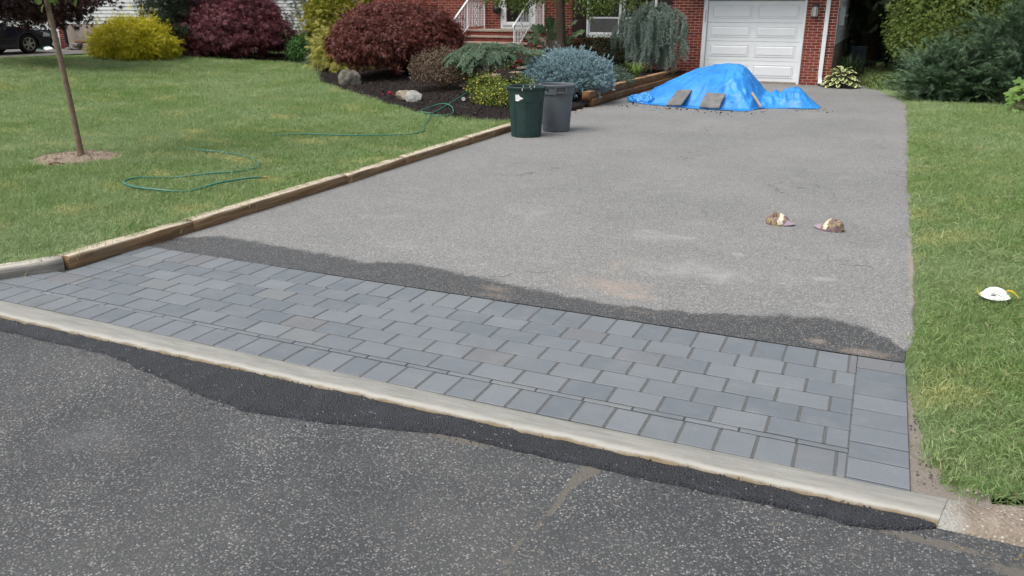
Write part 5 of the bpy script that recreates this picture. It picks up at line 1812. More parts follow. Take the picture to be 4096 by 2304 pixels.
T_leaf = (np.array([(0, 0, 0), (.26, .40, .06), (0, 1, -.12), (-.26, .40, .06)]), [np.array([(0, 1, 2), (0, 2, 3)])])
T_round = (np.array([(0, 0, 0), (.36, .35, .05), (.28, .8, .0), (0, 1, -.05), (-.28, .8, 0), (-.36, .35, .05)]), [np.array([(0, 1, 2, 3), (0, 3, 4, 5)])])
T_lace = T_fingers(5, 2.5, .075)
T_palm = T_fingers(7, 3.4, .10)
T_tuft = T_needles(12, .035, 1, 1.25)
T_brush = T_needles(22, .06, 2, 1.0, .75)
T_fr = T_frond(8, .035)
T_fr2 = T_frond(10, .05, .55)
DOWN = np.array([0, 0, -1.])


def ell(n, c, r, z0, z1, lump=.14, freq=2.0, seed=0, terr=0., emin=-.55, flat=1.):
    """points on a lumpy dome between heights z0 and z1; returns points, outward normals"""
    d_ = nrm(rng.normal(size=(int(n * 2.2), 3)))
    d_ = d_[d_[:, 2] > emin][:n]
    zc = z0 + .38 * (z1 - z0)
    up, dn = z1 - zc, zc - z0
    s_ = 1 + lump * fbm(d_ * freq + seed * 3.1, 3, seed)
    P = d_ * np.where(d_[:, 2] > 0, up, dn)[:, None] * np.array([0, 0, 1.]) + d_ * np.array([r[0], r[1], 0])
    if terr:
        ph = (P[:, 2] * terr[0] + 1.2 * fbm(d_ * 1.8 + seed, 2, seed + 9)) % 1
        s_ = s_ * (1 - terr[1] * ph)
    P = P * s_[:, None]
    N = nrm(np.column_stack([d_[:, 0] / r[0], d_[:, 1] / r[1], d_[:, 2] / max(up, .2) * flat]))
    P[:, 2] = np.maximum(P[:, 2] + zc, z0 + .02)
    return P + np.array([c[0], c[1], 0]), N


def cloud(P, N, per, spread, T, size, out=.6, grav=0., rnd=.5, up_n=True, inner=0.):
    n = len(P)
    Q = np.repeat(P, per, 0) + rng.normal(size=(n * per, 3)) * np.array(spread)
    M_ = np.repeat(N, per, 0)
    Q = Q + M_ * rng.exponential(size[1] * .42, (n * per, 1)) * (rng.uniform(size=(n * per, 1)) < .35)
    if inner:
        Q = Q - M_ * (np.abs(rng.normal(size=(n * per, 1))) * inner)
    d_ = nrm(out * M_ + grav * DOWN + rnd * rng.normal(size=(n * per, 3)))
    upv = nrm(M_ + .5 * rng.normal(size=M_.shape) + np.array([0, 0, .4])) if up_n else rdir(n * per)
    return scatter(T[0], T[1], Q, d_, upv, rng.uniform(size[0], size[1], n * per))


def stems(c, z0, pts, r0, r1):
    """limbs from the base to a few points in the crown"""
    parts = []
    for q in pts:
        a_ = np.array([c[0], c[1], z0 - .03]); b_ = np.array(q)
        mid = (a_ + b_) / 2 + np.array([0, 0, .15 * (b_[2] - a_[2])]) + rng.normal(size=3) * .05
        V, F = tube_np(smooth_path([a_, mid, b_], 6), np.linspace(r0, r1, 13), 7)
        parts.append((V, F))
    mb = MB()
    for V, F in parts:
        mb.add(V, F)
    return mb


MAT['bark'] = plain("grey_brown_bark", (.085, .060, .045), .9, .2, var=.35, scale=18, bumps=(40, .6, .01))
MAT['bark2'] = plain("young_bark", (.20, .145, .105), .8, .25, var=.2, scale=14, bumps=(50, .4, .005))


def plant(name, label, cat, c, z0, parts, mat, stem_pts=None, sr=(.03, .008), part="foliage", stem_name="stem", group=None, bark='bark'):
    t = thing(name, label, cat, (c[0], c[1], z0), group)
    V, F = merge(parts)
    add_np(part, V, F, mat, t)
    if stem_pts is not None:
        stems(c, z0, stem_pts, *sr).build(stem_name, MAT[bark], t, True)
    return t


def ring(c, r, z, n, ph=0.):
    return [(c[0] + r * math.cos(ph + 6.283 * k / n), c[1] + r * math.sin(ph + 6.283 * k / n), z) for k in range(n)]


LM = dict(
    maple=leaf_mat("burgundy_leaf", (.055, .013, .020), (.165, .038, .050), (.28, .085, .09), .25),
    maple2=leaf_mat("russet_leaf", (.060, .013, .012), (.185, .042, .033), (.25, .11, .065), .25),
    mapled=leaf_mat("dark_purple_leaf", (.022, .008, .011), (.060, .018, .022), None, .2),
    yellow=leaf_mat("golden_thread", (.40, .36, .012), (.80, .70, .04), (.26, .31, .02), .25),
    hinoki=leaf_mat("gold_tipped_green", (.13, .17, .018), (.56, .48, .06), (.05, .09, .014), .25),
    gold=leaf_mat("yellow_green_frond", (.30, .30, .05), (.50, .47, .13), None, .3),
    pine=leaf_mat("dark_pine_needle", (.018, .036, .022), (.055, .090, .048), (.09, .125, .05), .1),
    wpine=leaf_mat("soft_pine_needle", (.10, .13, .065), (.20, .24, .13), None, .2),
    box=leaf_mat("boxwood_leaf", (.020, .055, .010), (.055, .115, .022), None, .2),
    bright=leaf_mat("fresh_green_leaf", (.045, .12, .025), (.10, .23, .06), None, .3),
    grey=leaf_mat("grey_green_needle", (.07, .12, .08), (.14, .20, .14), None, .2),
    barb=leaf_mat("bronze_leaf", (.095, .068, .042), (.215, .170, .110), (.19, .075, .06), .25),
    larch=leaf_mat("soft_blue_green_needle", (0.142, 0.223, 0.142), (0.297, 0.419, 0.284), (0.378, 0.499, 0.324), .2),
    euon=leaf_mat("variegated_leaf", (.025, .065, .012), (.22, .27, .035), (.55, .52, .10), .25),
    blue=leaf_mat("blue_spruce_needle", (.190, .300, .325), (.380, .525, .555), (.44, .59, .61), .1),
    cedar=leaf_mat("blue_cedar_needle", (0.176, 0.247, 0.205), (0.377, 0.474, 0.416), (0.390, 0.455, 0.325), .15),
    yew=leaf_mat("dark_yew_leaf", (.016, .022, .008), (.058, .058, .024), (.035, .055, .015), .15),
    leafg=leaf_mat("tree_leaf_green", (.050, .095, .016), (.150, .215, .045), (.20, .26, .06), .35),
    rose=leaf_mat("rose_leaf", (.025, .055, .018), (.080, .130, .045), None, .25),
    jun=leaf_mat("juniper_frond", (.022, .052, .024), (.068, .125, .062), (.10, .155, .08), .15),
    jun2=leaf_mat("juniper_new_growth", (.115, .195, .100), (.215, .315, .175), None, .2),
    arb=leaf_mat("arborvitae_frond", (.060, .105, .016), (.170, .235, .045), (.26, .32, .08), .25),
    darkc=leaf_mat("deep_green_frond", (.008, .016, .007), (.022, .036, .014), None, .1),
    blade=leaf_mat("strap_leaf", (.10, .18, .03), (.26, .36, .09), None, .3),
    dblade=leaf_mat("dark_strap_leaf", (.018, .040, .012), (.050, .090, .028), None, .2),
)

# ------------------------------------------------------------------ left background plants
c = (-22.40, 20.25)
P, N = ell(1700, c, (1.20, 1.12), .28, 1.50, .15, 5.0, 1)
pp = [cloud(P, N, 7, (.07, .07, .05), T_fr, (.08, .19), .7, .45, .5), cloud(*ell(500, c, (.95, .9), .30, 1.25, .1, 2, 2), 4, .1, T_fr, (.2, .35), .5, .3, .7)]
plant("golden_cypress", "broad golden-yellow mounded cypress on the far left lawn", "shrub", c, .30, pp, LM['yellow'], ring(c, .7, 1.0, 6), (.04, .01))

c = (-21.2, 23.75)
P, N = ell(2300, c, (1.98, 1.9), .25, 2.42, .11, 2.2, 3, (2.6, .20))
pp = [cloud(P, N, 6, (.09, .09, .05), T_lace, (.10, .19), .55, .75, .4), cloud(*ell(500, c, (1.6, 1.5), .25, 2.1, .1, 2, 4), 4, .12, T_lace, (.2, .3), .5, .5, .6)]
plant("laceleaf_maple", "dark burgundy mounded maple right of the yellow cypress", "tree", c, .25, pp, LM['maple'], ring(c, .9, 1.6, 7), (.08, .015), "crown", "trunk")

# pine between them
c = (-22.75, 22.35)
t = thing("pine_tree", "dark green pine standing between the yellow cypress and the burgundy maple", "tree", (*c, .3))
MB().tube([(c[0], c[1], .25), (c[0] + .03, c[1], 1.6), (c[0] - .05, c[1], 3.0), (c[0], c[1], 5.2)], [.10, .085, .07, .02], 10).build("trunk", MAT['bark'], t, True)
parts, lim = [], MB()
for k in range(46):
    z = .95 + 4.0 * (k / 46) ** 1.25; a = k * 2.4; L = rng.uniform(.9, 1.7) * (1 - .45 * (z - .9) / 4.5)
    p0 = np.array([c[0], c[1], z]); p1 = p0 + np.array([math.cos(a) * L, math.sin(a) * L, .12 - .10 * L])
    V, F = tube_np(smooth_path([p0, (p0 + p1) / 2 + (0, 0, .08), p1], 5), np.linspace(.025, .006, 11), 5); lim.add(V, F)
    q = p0 + (p1 - p0) * rng.uniform(.2, 1.05, (60, 1)) + rng.normal(size=(60, 3)) * (.15, .15, .07)
    parts.append(cloud(q, np.tile(nrm(p1 - p0 + (0, 0, .5)), (60, 1)), 4, .05, T_tuft, (.08, .15), .6, -.4, .6))
V, F = merge(parts)
add_np("crown", V, F, LM['pine'], t); lim.build("limb", MAT['bark'], t, True)

# soft weeping pine, boxwood, small plants, gold hinoki
c = (-18.6, 24.9)
t = thing("weeping_pine", "pale grey-green drooping pine between burgundy maple and gold conifer", "tree", (*c, .2))
MB().tube([(c[0], c[1], .1), (c[0] + .1, c[1], 1.5), (c[0], c[1], 3.2)], [.06, .05, .02], 8).build("trunk", MAT['bark'], t, True)
parts = []
for k in range(46):
    a = rng.uniform(0, 6.28); z = rng.uniform(1.75, 3.2); L = rng.uniform(.4, 1.0)
    s0 = np.array([c[0] + math.cos(a) * L, c[1] + math.sin(a) * L, z])
    q = s0 + np.column_stack([rng.normal(0, .05, 16), rng.normal(0, .05, 16), -np.linspace(0, .75, 16)])
    parts.append(cloud(q, np.tile(DOWN, (16, 1)), 2, .03, T_tuft, (.10, .18), .5, .7, .35))
V, F = merge(parts); add_np("crown", V, F, LM['wpine'], t)

c = (-18.75, 25.2)
P, N = ell(900, c, (1.0, .6), .15, 1.08, .06, 3, 5)
plant("boxwood_hedge", "clipped deep green boxwood behind the bright green shrub", "hedge", c, .15, [cloud(P, N, 7, .05, T_round, (.04, .07), .6, 0, .7)], LM['box'], ring(c, .4, .7, 4), (.03, .01))
c = (-18.40, 23.95)
P, N = ell(380, c, (.56, .5), .17, .95, .10, 3, 6)
plant("green_shrub", "bright green leafy shrub beside the burgundy maple", "shrub", c, .17, [cloud(P, N, 7, .05, T_round, (.05, .085), .6, -.2, .6)], LM['bright'], ring(c, .25, .6, 5), (.015, .006))
c = (-19.15, 23.75)
rs = thing("leggy_rose", "single leggy rose with one crimson bloom against the burgundy maple", "rose", (*c, .18))
top = np.array([-19.22, 23.75, 1.16])
MB().tube(smooth_path([(c[0], c[1], .15), (c[0] + .02, c[1], .6), (c[0] - .06, c[1], .95), top], 6), .012, 6).build("stem", MAT['bark2'], rs, True)
P, N = ell(60, (c[0] + .05, c[1]), (.22, .18), .75, 1.2, .1, 2, 7)
V, F = merge([cloud(P, N, 3, .04, T_round, (.04, .06), .5, .2, .7)]); add_np("foliage", V, F, LM['barb'], rs)
MAT['crimson'] = plain("crimson_petal", (.52, .015, .06), .6, .3)
MAT['pink'] = plain("pink_petal", (.62, .03, .095), .6, .3, var=.3, scale=30)
MAT['lightpink'] = plain("pale_pink_petal", (.70, .22, .26), .6, .3)
MAT['yellowp'] = plain("yellow_petal", (.78, .48, .02), .6, .3)


def bloom(parent, p, r, mat, petals=7):
    V, F = [], []
    for ringi, (n, sz, tl) in enumerate(((petals, 1., .35), (petals - 2, .68, .8))):
        for k in range(n):
            a = 6.283 * k / n + ringi * .4
            o_ = np.array([math.cos(a), math.sin(a), 0]); s_ = np.array([-math.sin(a), math.cos(a), 0])
            b_ = len(V); u_ = np.array([0, 0, tl])
            V += [p, p + r * sz * (.6 * o_ + .45 * s_ + .5 * u_), p + r * sz * (o_ + .2 * s_ + .8 * u_), p + r * sz * (o_ - .2 * s_ + .8 * u_), p + r * sz * (.6 * o_ - .45 * s_ + .5 * u_)]
            F.append((b_, b_ + 1, b_ + 2, b_ + 3, b_ + 4))
    return MB().add(V, F).build("bloom", mat, parent)


bloom(rs, top, .06, MAT['crimson'])
c = (-16.9, 22.75)
P, N = ell(240, c, (.55, .4), .10, .38, .15, 3, 8)
plant("spreading_juniper", "low grey-green ground-cover conifer at the lawn corner", "shrub", c, .1, [cloud(P, N, 6, .06, T_fr, (.07, .13), .6, 0, .7)], LM['grey'], ring(c, .25, .25, 4), (.012, .005))
c = (-17.0, 24.6)
P, N = ell(1100, c, (1.35, 1.1), .25, 3.1, .20, 2.6, 9)
P = P[P[:, 2] > .75]; N = N[:len(P)]
pp = [cloud(P, N, 7, (.08, .08, .06), T_fr2, (.10, .20), .8, .1, .5), cloud(*ell(400, c, (1.0, .8), .5, 2.7, .1, 2, 10), 5, .12, T_fr2, (.18, .28), .6, 0, .8)]
plant("gold_hinoki", "tall gold-tipped conifer with cupped sprays behind the rounded maple", "tree", c, .15, pp, LM['hinoki'], ring(c, .5, 2.0, 6) + [(c[0], c[1], 2.9)], (.06, .015), "crown", "trunk")
c = (-15.1, 21.6)
P, N = ell(260, c, (.9, .7), .15, 1.22, .34, 3.0, 11)
plant("thread_cypress", "lemon-yellow arching cypress peeping out left of the rounded maple", "shrub", c, .15, [cloud(P, N, 7, (.06, .06, .05), T_fr, (.18, .34), .7, .35, .35)], LM['gold'], ring(c, .4, .9, 5), (.03, .008))

# big rounded laceleaf maple
c = (-12.02, 19.65)
P, N = ell(4300, c, (1.74, 1.70), .42, 2.02, .09, 2.2, 12, (3.0, .12), -.75)
pp = [cloud(P, N, 7, (.07, .07, .05), T_lace, (.065, .125), .55, .70, .45), cloud(*ell(700, c, (1.5, 1.4), .5, 1.8, .1, 2, 13), 4, .12, T_lace, (.16, .24), .5, .5, .6)]
plant("laceleaf_maple", "big rounded russet-red laceleaf maple in front of the house steps", "tree", c, .2, pp, LM['maple2'], ring(c, .95, 1.35, 9), (.09, .015), "crown", "trunk")

c = (-8.95, 16.45)
P, N = ell(700, c, (.72, .62), .30, 1.03, .13, 2.6, 14)
pp = [cloud(P, N, 9, .05, T_round, (.022, .042), .4, 0, .8), cloud(*ell(200, c, (.5, .45), .35, .85, .1, 2, 15), 8, .08, T_round, (.03, .05), .4, 0, .9)]
plant("barberry", "bronze-brown small-leaved bush below the russet maple", "shrub", c, .2, pp, LM['barb'], ring(c, .38, .75, 9) + ring((c[0] + .25, c[1] - .2), .3, .55, 8, .3), (.014, .006))

# mop-headed conifer grafted on a stem
c = (-7.95, 16.62); zt = 1.06
t = thing("mop_headed_conifer", "soft blue-green mop-headed conifer on a thin bare stem", "tree", (*c, .3))
MB().tube(smooth_path([(-7.60, 16.10, .27), (-7.62, 16.12, .55), (-7.66, 16.2, .9), (-7.72, 16.3, 1.06)], 5), np.linspace(.026, .020, 16), 8).build("trunk", MAT['bark'], t, True)
parts, lim = [], MB()
for k in range(46):
    a = k * 2.399 + rng.uniform(-.2, .2); L = rng.uniform(.55, 1.02)
    if abs(a % 6.283 - .6) < .35: L = rng.uniform(1.0, 1.3)
    o_ = np.array([math.cos(a), math.sin(a) * .85, 0])
    if math.cos(a) > .1 and L < 1.0: L *= .55
    p0 = np.array([-7.72, 16.3, 1.06]); droop = (rng.uniform(.02, .36) if math.cos(a) < .1 else rng.uniform(.0, .15)) if L < 1.0 else .0
    pth = smooth_path([p0, p0 + o_ * L * .45 + (0, 0, rng.uniform(.04, .17)), p0 + o_ * L * .8 + (0, 0, .03 - droop * .3), p0 + o_ * L + (0, 0, -droop)], 9)
    V, F = tube_np(pth, np.linspace(.011, .003, len(pth)), 4); lim.add(V, F)
    for i_, q in enumerate(pth[5:]):
        dd = nrm(pth[min(i_ + 7, len(pth) - 1)] - pth[i_ + 4])
        sd = nrm(np.cross(dd, (0, 0, 1.)))
        for s_ in (-1, 1):
            ln = .17 * (1 - .5 * i_ / len(pth)) * rng.uniform(.5, 1.1)
            m = 6
            w_ = np.linspace(0, 1, m)[:, None]
            tip = dd * .7 + sd * s_ * .8 + (0, 0, -.35)
            parts.append(cloud(q + w_ * ln * tip, np.tile(nrm(tip), (m, 1)), 1, .006, T_brush, (.035, .060), .8, .1, .25))
    for j in range(2):
        q0 = pth[rng.integers(8, len(pth))]
        for s_ in np.linspace(0, rng.uniform(.05, .24), 6):
            parts.append(cloud((q0 + (o_ * .25 * s_) - (0, 0, s_))[None], DOWN[None], 2, .015, T_brush, (.035, .06), .4, .6, .4))
V, F = merge(parts); add_np("crown", V, F, LM['larch'], t); lim.build("limb", MAT['bark'], t, True)

eu = []
for (cc, r_, z0, z1, n, sd) in (((-7.42, 15.55), (.40, .32), .22, .58, 230, 16), ((-6.78, 14.62), (.38, .32), .10, .46, 240, 17), ((-6.95, 15.2), (.34, .26), .15, .50, 130, 18), ((-6.55, 15.35), (.22, .18), .15, .62, 70, 19)):
    P, N = ell(n, cc, r_, z0, z1, .22, 4, sd)
    eu.append(cloud(P, N, 9, .045, T_round, (.026, .046), .5, -.2, .7))
plant("variegated_euonymus", "yellow-edged green euonymus bush beside the green trash can", "shrub", (-7.0, 15.1), .15, eu, LM['euon'], ring((-7.0, 15.1), .3, .45, 8), (.01, .005))

c = (-6.18, 16.98)
P, N = ell(1500, c, (.80, .78), .22, .97, .15, 4.2, 20)
pp = [cloud(P, N, 5, (.05, .05, .04), T_brush, (.055, .095), .75, -.25, .4), cloud(*ell(300, c, (.60, .56), .26, .78, .1, 2, 21), 4, .08, T_brush, (.11, .16), .6, 0, .7)]
plant("globe_blue_spruce", "dense silver-blue globe spruce behind the grey trash can", "shrub", c, .25, pp, LM['blue'], ring(c, .45, .7, 7), (.04, .01))

for (cc, r_, z0, z1, lb, sd) in (((-5.85, 19.5), (.22, .2), .27, .58, "small grey-green clump just right of the blue spruce", 22), ((-5.55, 18.95), (.24, .22), .27, .46, "low grey-green cushion spilling onto the timber wall", 23)):
    P, N = ell(140, cc, r_, z0, z1, .15, 4, sd)
    plant("sedum_clump", lb, "plant", cc, z0, [cloud(P, N, 7, .03, T_leaf, (.03, .05), .6, -.3, .6)], LM['grey'], ring(cc, .1, z0 + .15, 5), (.006, .004), group="low clumps on the timber wall")


def blades(c, z0, n, L, spread, w, lean=(.3, 1.), seed=0):
    V, F = [], []
    for k in range(n):
        a = rng.uniform(0, 6.28); l = L * rng.uniform(.6, 1.1); ln = rng.uniform(*lean)
        o_ = np.array([math.cos(a), math.sin(a), 0]); s_ = np.array([-math.sin(a), math.cos(a), 0]) * w
        b0 = np.array([c[0], c[1], z0]) + o_ * rng.uniform(0, spread)
        b_ = len(V)
        for (u_, h_, ww) in ((0, 0, .8), (.15 * ln, .45, 1), (.45 * ln, .8 - .1 * ln, .8), (.95 * ln, .95 - .5 * ln, .1)):
            p = b0 + o_ * u_ * l + np.array([0, 0, h_ * l])
            V += [p - s_ * ww, p + s_ * ww]
        F += [(b_ + 2 * i_, b_ + 2 * i_ + 1, b_ + 2 * i_ + 3, b_ + 2 * i_ + 2) for i_ in range(3)]
    return np.array(V), [np.array(F)]


t = thing("strappy_plant", "arching light green grassy plant behind the timber wall", "plant", (-5.62, 20.3, .27))
V, F = blades((-5.62, 20.3), .27, 85, .52, .07, .010, (.4, 1.1)); add_np("foliage", V, F, LM['blade'], t)

# weeping blue cedar against the brick wall
c = (-5.95, 22.55)
t = thing("weeping_blue_cedar", "tall weeping blue cedar hanging against the brick wall by the garage", "tree", (*c, .27))
MB().tube(smooth_path([(c[0] - .1, c[1], .2), (c[0] - .12, c[1], .8), (c[0] - .05, c[1], 1.4), (c[0] + .05, c[1], 1.85), (c[0] + .3, c[1] - .1, 1.98)], 6), np.linspace(.055, .02, 25), 8).build("trunk", MAT['bark'], t, True)
parts, lim = [], MB()
for k in range(34):
    a = k * 2.399; L = rng.uniform(.25, .95)
    if math.cos(a) < -.3: L = min(1.05, L * 1.15)
    o_ = np.array([math.cos(a), math.sin(a) * .6, 0])
    z0_ = rng.uniform(1.15, 1.9) if k > 6 else rng.uniform(1.7, 1.95)
    p0 = np.array([c[0] + .12, c[1] - .05, z0_])
    arc = smooth_path([p0, p0 + o_ * L * .5 + (0, 0, rng.uniform(.05, .2)), p0 + o_ * L * .95 + (0, 0, .0), p0 + o_ * (L + .07) + (0, 0, -.2), p0 + o_ * (L + .09) + (0, 0, -rng.uniform(.3, .9))], 7)
    arc[:, 2] = np.maximum(arc[:, 2], .42)
    V, F = tube_np(arc, np.linspace(.016, .004, len(arc)), 5); lim.add(V, F)
    parts.append(cloud(arc + rng.normal(size=arc.shape) * .012, np.tile(DOWN, (len(arc), 1)), 6, .025, T_tuft, (.045, .08), .3, .3, .7))
    for j in range(7):
        s0 = arc[rng.integers(6, len(arc) - 6)] + rng.normal(size=3) * .02
        ln = min(rng.uniform(.15, 1.25), s0[2] - .40)
        m = max(3, int(ln / .026))
        zz_ = np.linspace(0, ln, m)
        wob = rng.normal(size=2) * .10
        q = s0 + np.column_stack([wob[0] * zz_ + .03 * np.sin(zz_ * 9 + k) * zz_, wob[1] * zz_ + .03 * np.cos(zz_ * 8 + j) * zz_, -zz_])
        parts.append(cloud(q, np.tile(DOWN, (m, 1)), 4, .018, T_tuft, (.045, .080), .25, .45, .55))
V, F = merge(parts); add_np("crown", V, F, LM['cedar'], t); lim.build("limb", MAT['bark'], t, True)

c = (-7.35, 22.75)
P, N = ell(700, c, (.98, .62), .30, 1.13, .10, 2.6, 24)
plant("dark_yew", "dark clipped yew under the window", "shrub", c, .3, [cloud(P, N, 8, .05, T_leaf, (.04, .075), .6, 0, .7), cloud(*ell(250, c, (.75, .45), .35, .95, .1, 2, 25), 8, .09, T_leaf, (.06, .1), .4, 0, .8)], LM['yew'], ring(c, .5, .8, 6), (.03, .01))

# large-leaved rhubarb-like plant by the steps: every leaf its own piece
def big_leaf_mesh(name, mat, lobes=5, rag=.16, seed=0, n=26):
    r = np.random.default_rng(seed)
    V = [(0, .45, -.04)]
    for k in range(n):
        a = 6.283 * k / n
        rad = .5 * (1 + rag * math.cos(lobes * a) + .06 * r.normal())
        x, y = rad * math.sin(a) * .92, .5 - rad * math.cos(a)
        if abs(a) < .15 or abs(a - 6.283) < .15: y = .12
        V.append((x, y, .10 * abs(x) * 1.6 - .16 * y * y + .03 * r.normal()))
    F = [(0, 1 + k, 1 + (k + 1) % n) for k in range(n)]
    me = mesh_np(name, np.array(V), [np.array(F)])
    me.materials.append(mat)
    return me


def place_leaf(parent, me, base, d, size, up=(0, 0, 1.)):
    d = nrm(d); x = nrm(np.cross(d, up)); z = np.cross(x, d)
    o = bpy.data.objects.new("leaf", me); COL.objects.link(o)
    M_ = Matrix(((x[0] * size, d[0] * size, z[0] * size, base[0]), (x[1] * size, d[1] * size, z[1] * size, base[1]), (x[2] * size, d[2] * size, z[2] * size, base[2]), (0, 0, 0, 1)))
    o.parent = parent; o.matrix_parent_inverse = parent_inv(parent)
    o.matrix_basis = M_
    return o


def veinleaf(name, c1, c2):
    m = NM(name)
    v = m.obj(); sx = m.node("ShaderNodeSeparateXYZ"); m.l.new(v, sx.inputs[0])
    c = m.mix(m.orand(), c1, c2)
    vein = m.math('MULTIPLY', m.ramp(m.math('ABSOLUTE', sx.outputs[0]), .035, .012), .45)
    c = m.mix(vein, c, tuple(min(1, x * 1.9) for x in c2))
    c = m.mix(m.ramp(m.noise(9, 3, .5, v), .4, .7, 0, .4), c, tuple(x * .7 for x in c1))
    m.done(c, .5, .35)
    tr = m.node("ShaderNodeBsdfTranslucent"); m.l.new(c, tr.inputs[0])
    mx = m.node("ShaderNodeMixShader"); mx.inputs[0].default_value = .25
    m.l.new(m.bsdf.outputs[0], mx.inputs[1]); m.l.new(tr.outputs[0], mx.inputs[2]); m.l.new(mx.outputs[0], m.out.inputs[0])
    return m.mat


rl = big_leaf_mesh("leaf", veinleaf("rhubarb_leaf", (.08, .14, .06), (.19, .27, .14)), 7, .24, 3)
t = thing("rhubarb", "big-leaved rhubarb plant beside the tree trunk at the house steps", "plant", (-8.55, 22.25, .75))
st_ = MB()
for k, (x, z, s_) in enumerate(((-8.85, 1.20, .5), (-9.02, 1.02, .5), (-8.85, .90, .42), (-8.55, 1.38, .48), (-8.10, 1.46, .44), (-8.08, 1.16, .5), (-7.88, 1.24, .46), (-8.22, .98, .42), (-8.6, 1.05, .5), (-8.35, 1.28, .45), (-8.75, 1.3, .4), (-8.3, .85, .4))):
    b_ = np.array([x, 22.2 + .12 * (k % 3 - 1), z]); o_ = np.array([x + 8.5, -.35 + .2 * (k % 2), .25])
    st_.tube(smooth_path([(-8.5, 22.3, .72), ((x - 8.5) / 2, 22.28, (z + .75) / 2), b_], 4), .014, 5)
    place_leaf(t, rl, b_, o_ + rng.normal(size=3) * .15, s_ * .78, (0, -.6, .8))
st_.build("stalk", MAT['bark2'], t, True)

# rose bush with pink blooms, daylily
t = thing("rose_bush", "rose bush with pink-red blooms behind the mop-headed conifer", "rose", (-7.9, 18.7, .5))
pp = []
for (cc, r_, z0, z1, n, sd) in (((-7.85, 18.75), (.40, .3), .52, 1.0, 160, 26), ((-8.2, 18.6), (.25, .2), .42, .7, 60, 27)):
    P, N = ell(n, cc, r_, z0, z1, .2, 3, sd); pp.append(cloud(P, N, 5, .05, T_round, (.035, .06), .5, 0, .7))
V, F = merge(pp); add_np("foliage", V, F, LM['rose'], t)
stems((-7.95, 18.7), .48, ring((-7.9, 18.7), .3, .95, 7), .01, .005).build("stem", MAT['bark2'], t, True)
for k, (x, z) in enumerate(((-8.06, .96), (-8.03, .93), (-7.92, .97), (-7.79, .95), (-7.66, 1.09), (-7.48, 1.06), (-7.57, 1.02), (-7.95, .70), (-8.26, .58), (-8.15, .61), (-8.21, .48), (-8.09, .69), (-8.0, .60), (-8.24, .53), (-7.98, .72), (-8.45, .5))):
    bloom(t, np.array([x, 18.42 + .05 * (k % 3), z]), .055 + .012 * (k % 3), MAT['lightpink'] if k in (10, 11, 5) else MAT['pink'])
t = thing("daylily", "yellow daylily between the roses and the blue spruce", "plant", (-7.5, 18.6, .5))
V, F = blades((-7.5, 18.6), .52, 46, .42, .05, .008, (.3, 1.)); add_np("foliage", V, F, LM['blade'], t)
for (x, z) in ((-7.59, .86), (-7.62, .80)):
    MB().tube([(-7.52, 18.58, .55), (x, 18.52, z)], .005, 5).build("stem", MAT['bark2'], t)
    bloom(t, np.array([x, 18.5, z]), .06, MAT['yellowp'], 6)

# ------------------------------------------------------------------ trees whose crowns hang into the top of the picture
def tree(name, label, base, pts, radii, crown_c, crown_r, z0, z1, n, per, T, size, mat, bark, seed, droop=.5, limbs=8, extra=None):
    t = thing(name, label, "tree", base)
    MB().tube(smooth_path(pts, 8), np.interp(np.linspace(0, 1, 8 * (len(pts) - 1) + 1), np.linspace(0, 1, len(radii)), radii), 12).build("trunk", MAT[bark], t, True)
    P, N = ell(n, crown_c, crown_r, z0, z1, .22, 2.4, seed, 0., -.8)
    parts = [cloud(P, N, per, (.12, .12, .10), T, size, .5, droop, .5), cloud(*ell(n // 3, crown_c, (crown_r[0] * .7, crown_r[1] * .7), z0 + .2 * (z1 - z0), z1 - .2 * (z1 - z0), .2, 2, seed + 1), per, .2, T, size, .5, droop, .6)]
    if extra is not None:
        parts += extra
    V, F = merge(parts); add_np("crown", V, F, mat, t)
    lm = MB(); top = np.array(pts[-1]); st0 = np.array(pts[-2])
    for k in range(limbs):
        a = 6.283 * k / limbs + seed
        e = np.array([crown_c[0] + .75 * crown_r[0] * math.cos(a), crown_c[1] + .75 * crown_r[1] * math.sin(a), z0 + (.25 + .35 * (k % 3) / 2) * (z1 - z0)])
        s0 = st0 + (top - st0) * ((k % 4) / 4)
        V, F = tube_np(smooth_path([s0, (s0 + e) / 2 + (0, 0, .12), e], 6), np.linspace(radii[-1] * .8, .008, 13), 6); lm.add(V, F)
    lm.build("limb", MAT[bark], t, True)
    return t


# young tree on the lawn
ytl = big_leaf_mesh("leaf", veinleaf("young_tree_leaf", (.085, .14, .022), (.17, .25, .045)), 3, .05, 5, 18)
t = tree("young_tree", "young tree with a slim bare trunk in a soil mound on the left lawn", (MX, MY, .1),
         [(-9.275, 7.31, .06), (-9.29, 7.31, .5), (-9.325, 7.3, 1.15), (-9.385, 7.29, 1.9), (-9.41, 7.29, 2.5), (-9.4, 7.3, 3.3)], (.044, .035, .033, .032, .028, .020), (-9.35, 7.3), (.7, .7), 2.35, 4.0, 170, 5, T_round, (.07, .12), LM['leafg'], 'bark2', 31, .3)
for k, (x, z) in enumerate(((-9.72, 1.98), (-9.70, 1.90), (-9.60, 2.02), (-9.53, 1.97), (-9.46, 2.03), (-9.40, 2.0), (-9.31, 2.0), (-9.22, 1.97), (-9.36, 2.05), (-9.62, 2.06), (-9.80, 2.06), (-9.27, 2.04))):
    place_leaf(t, ytl, np.array([x + .31, 7.2 + .04 * (k % 4), z + .05]), np.array([rng.normal() * .4, -.35, -.8]), rng.uniform(.085, .12))
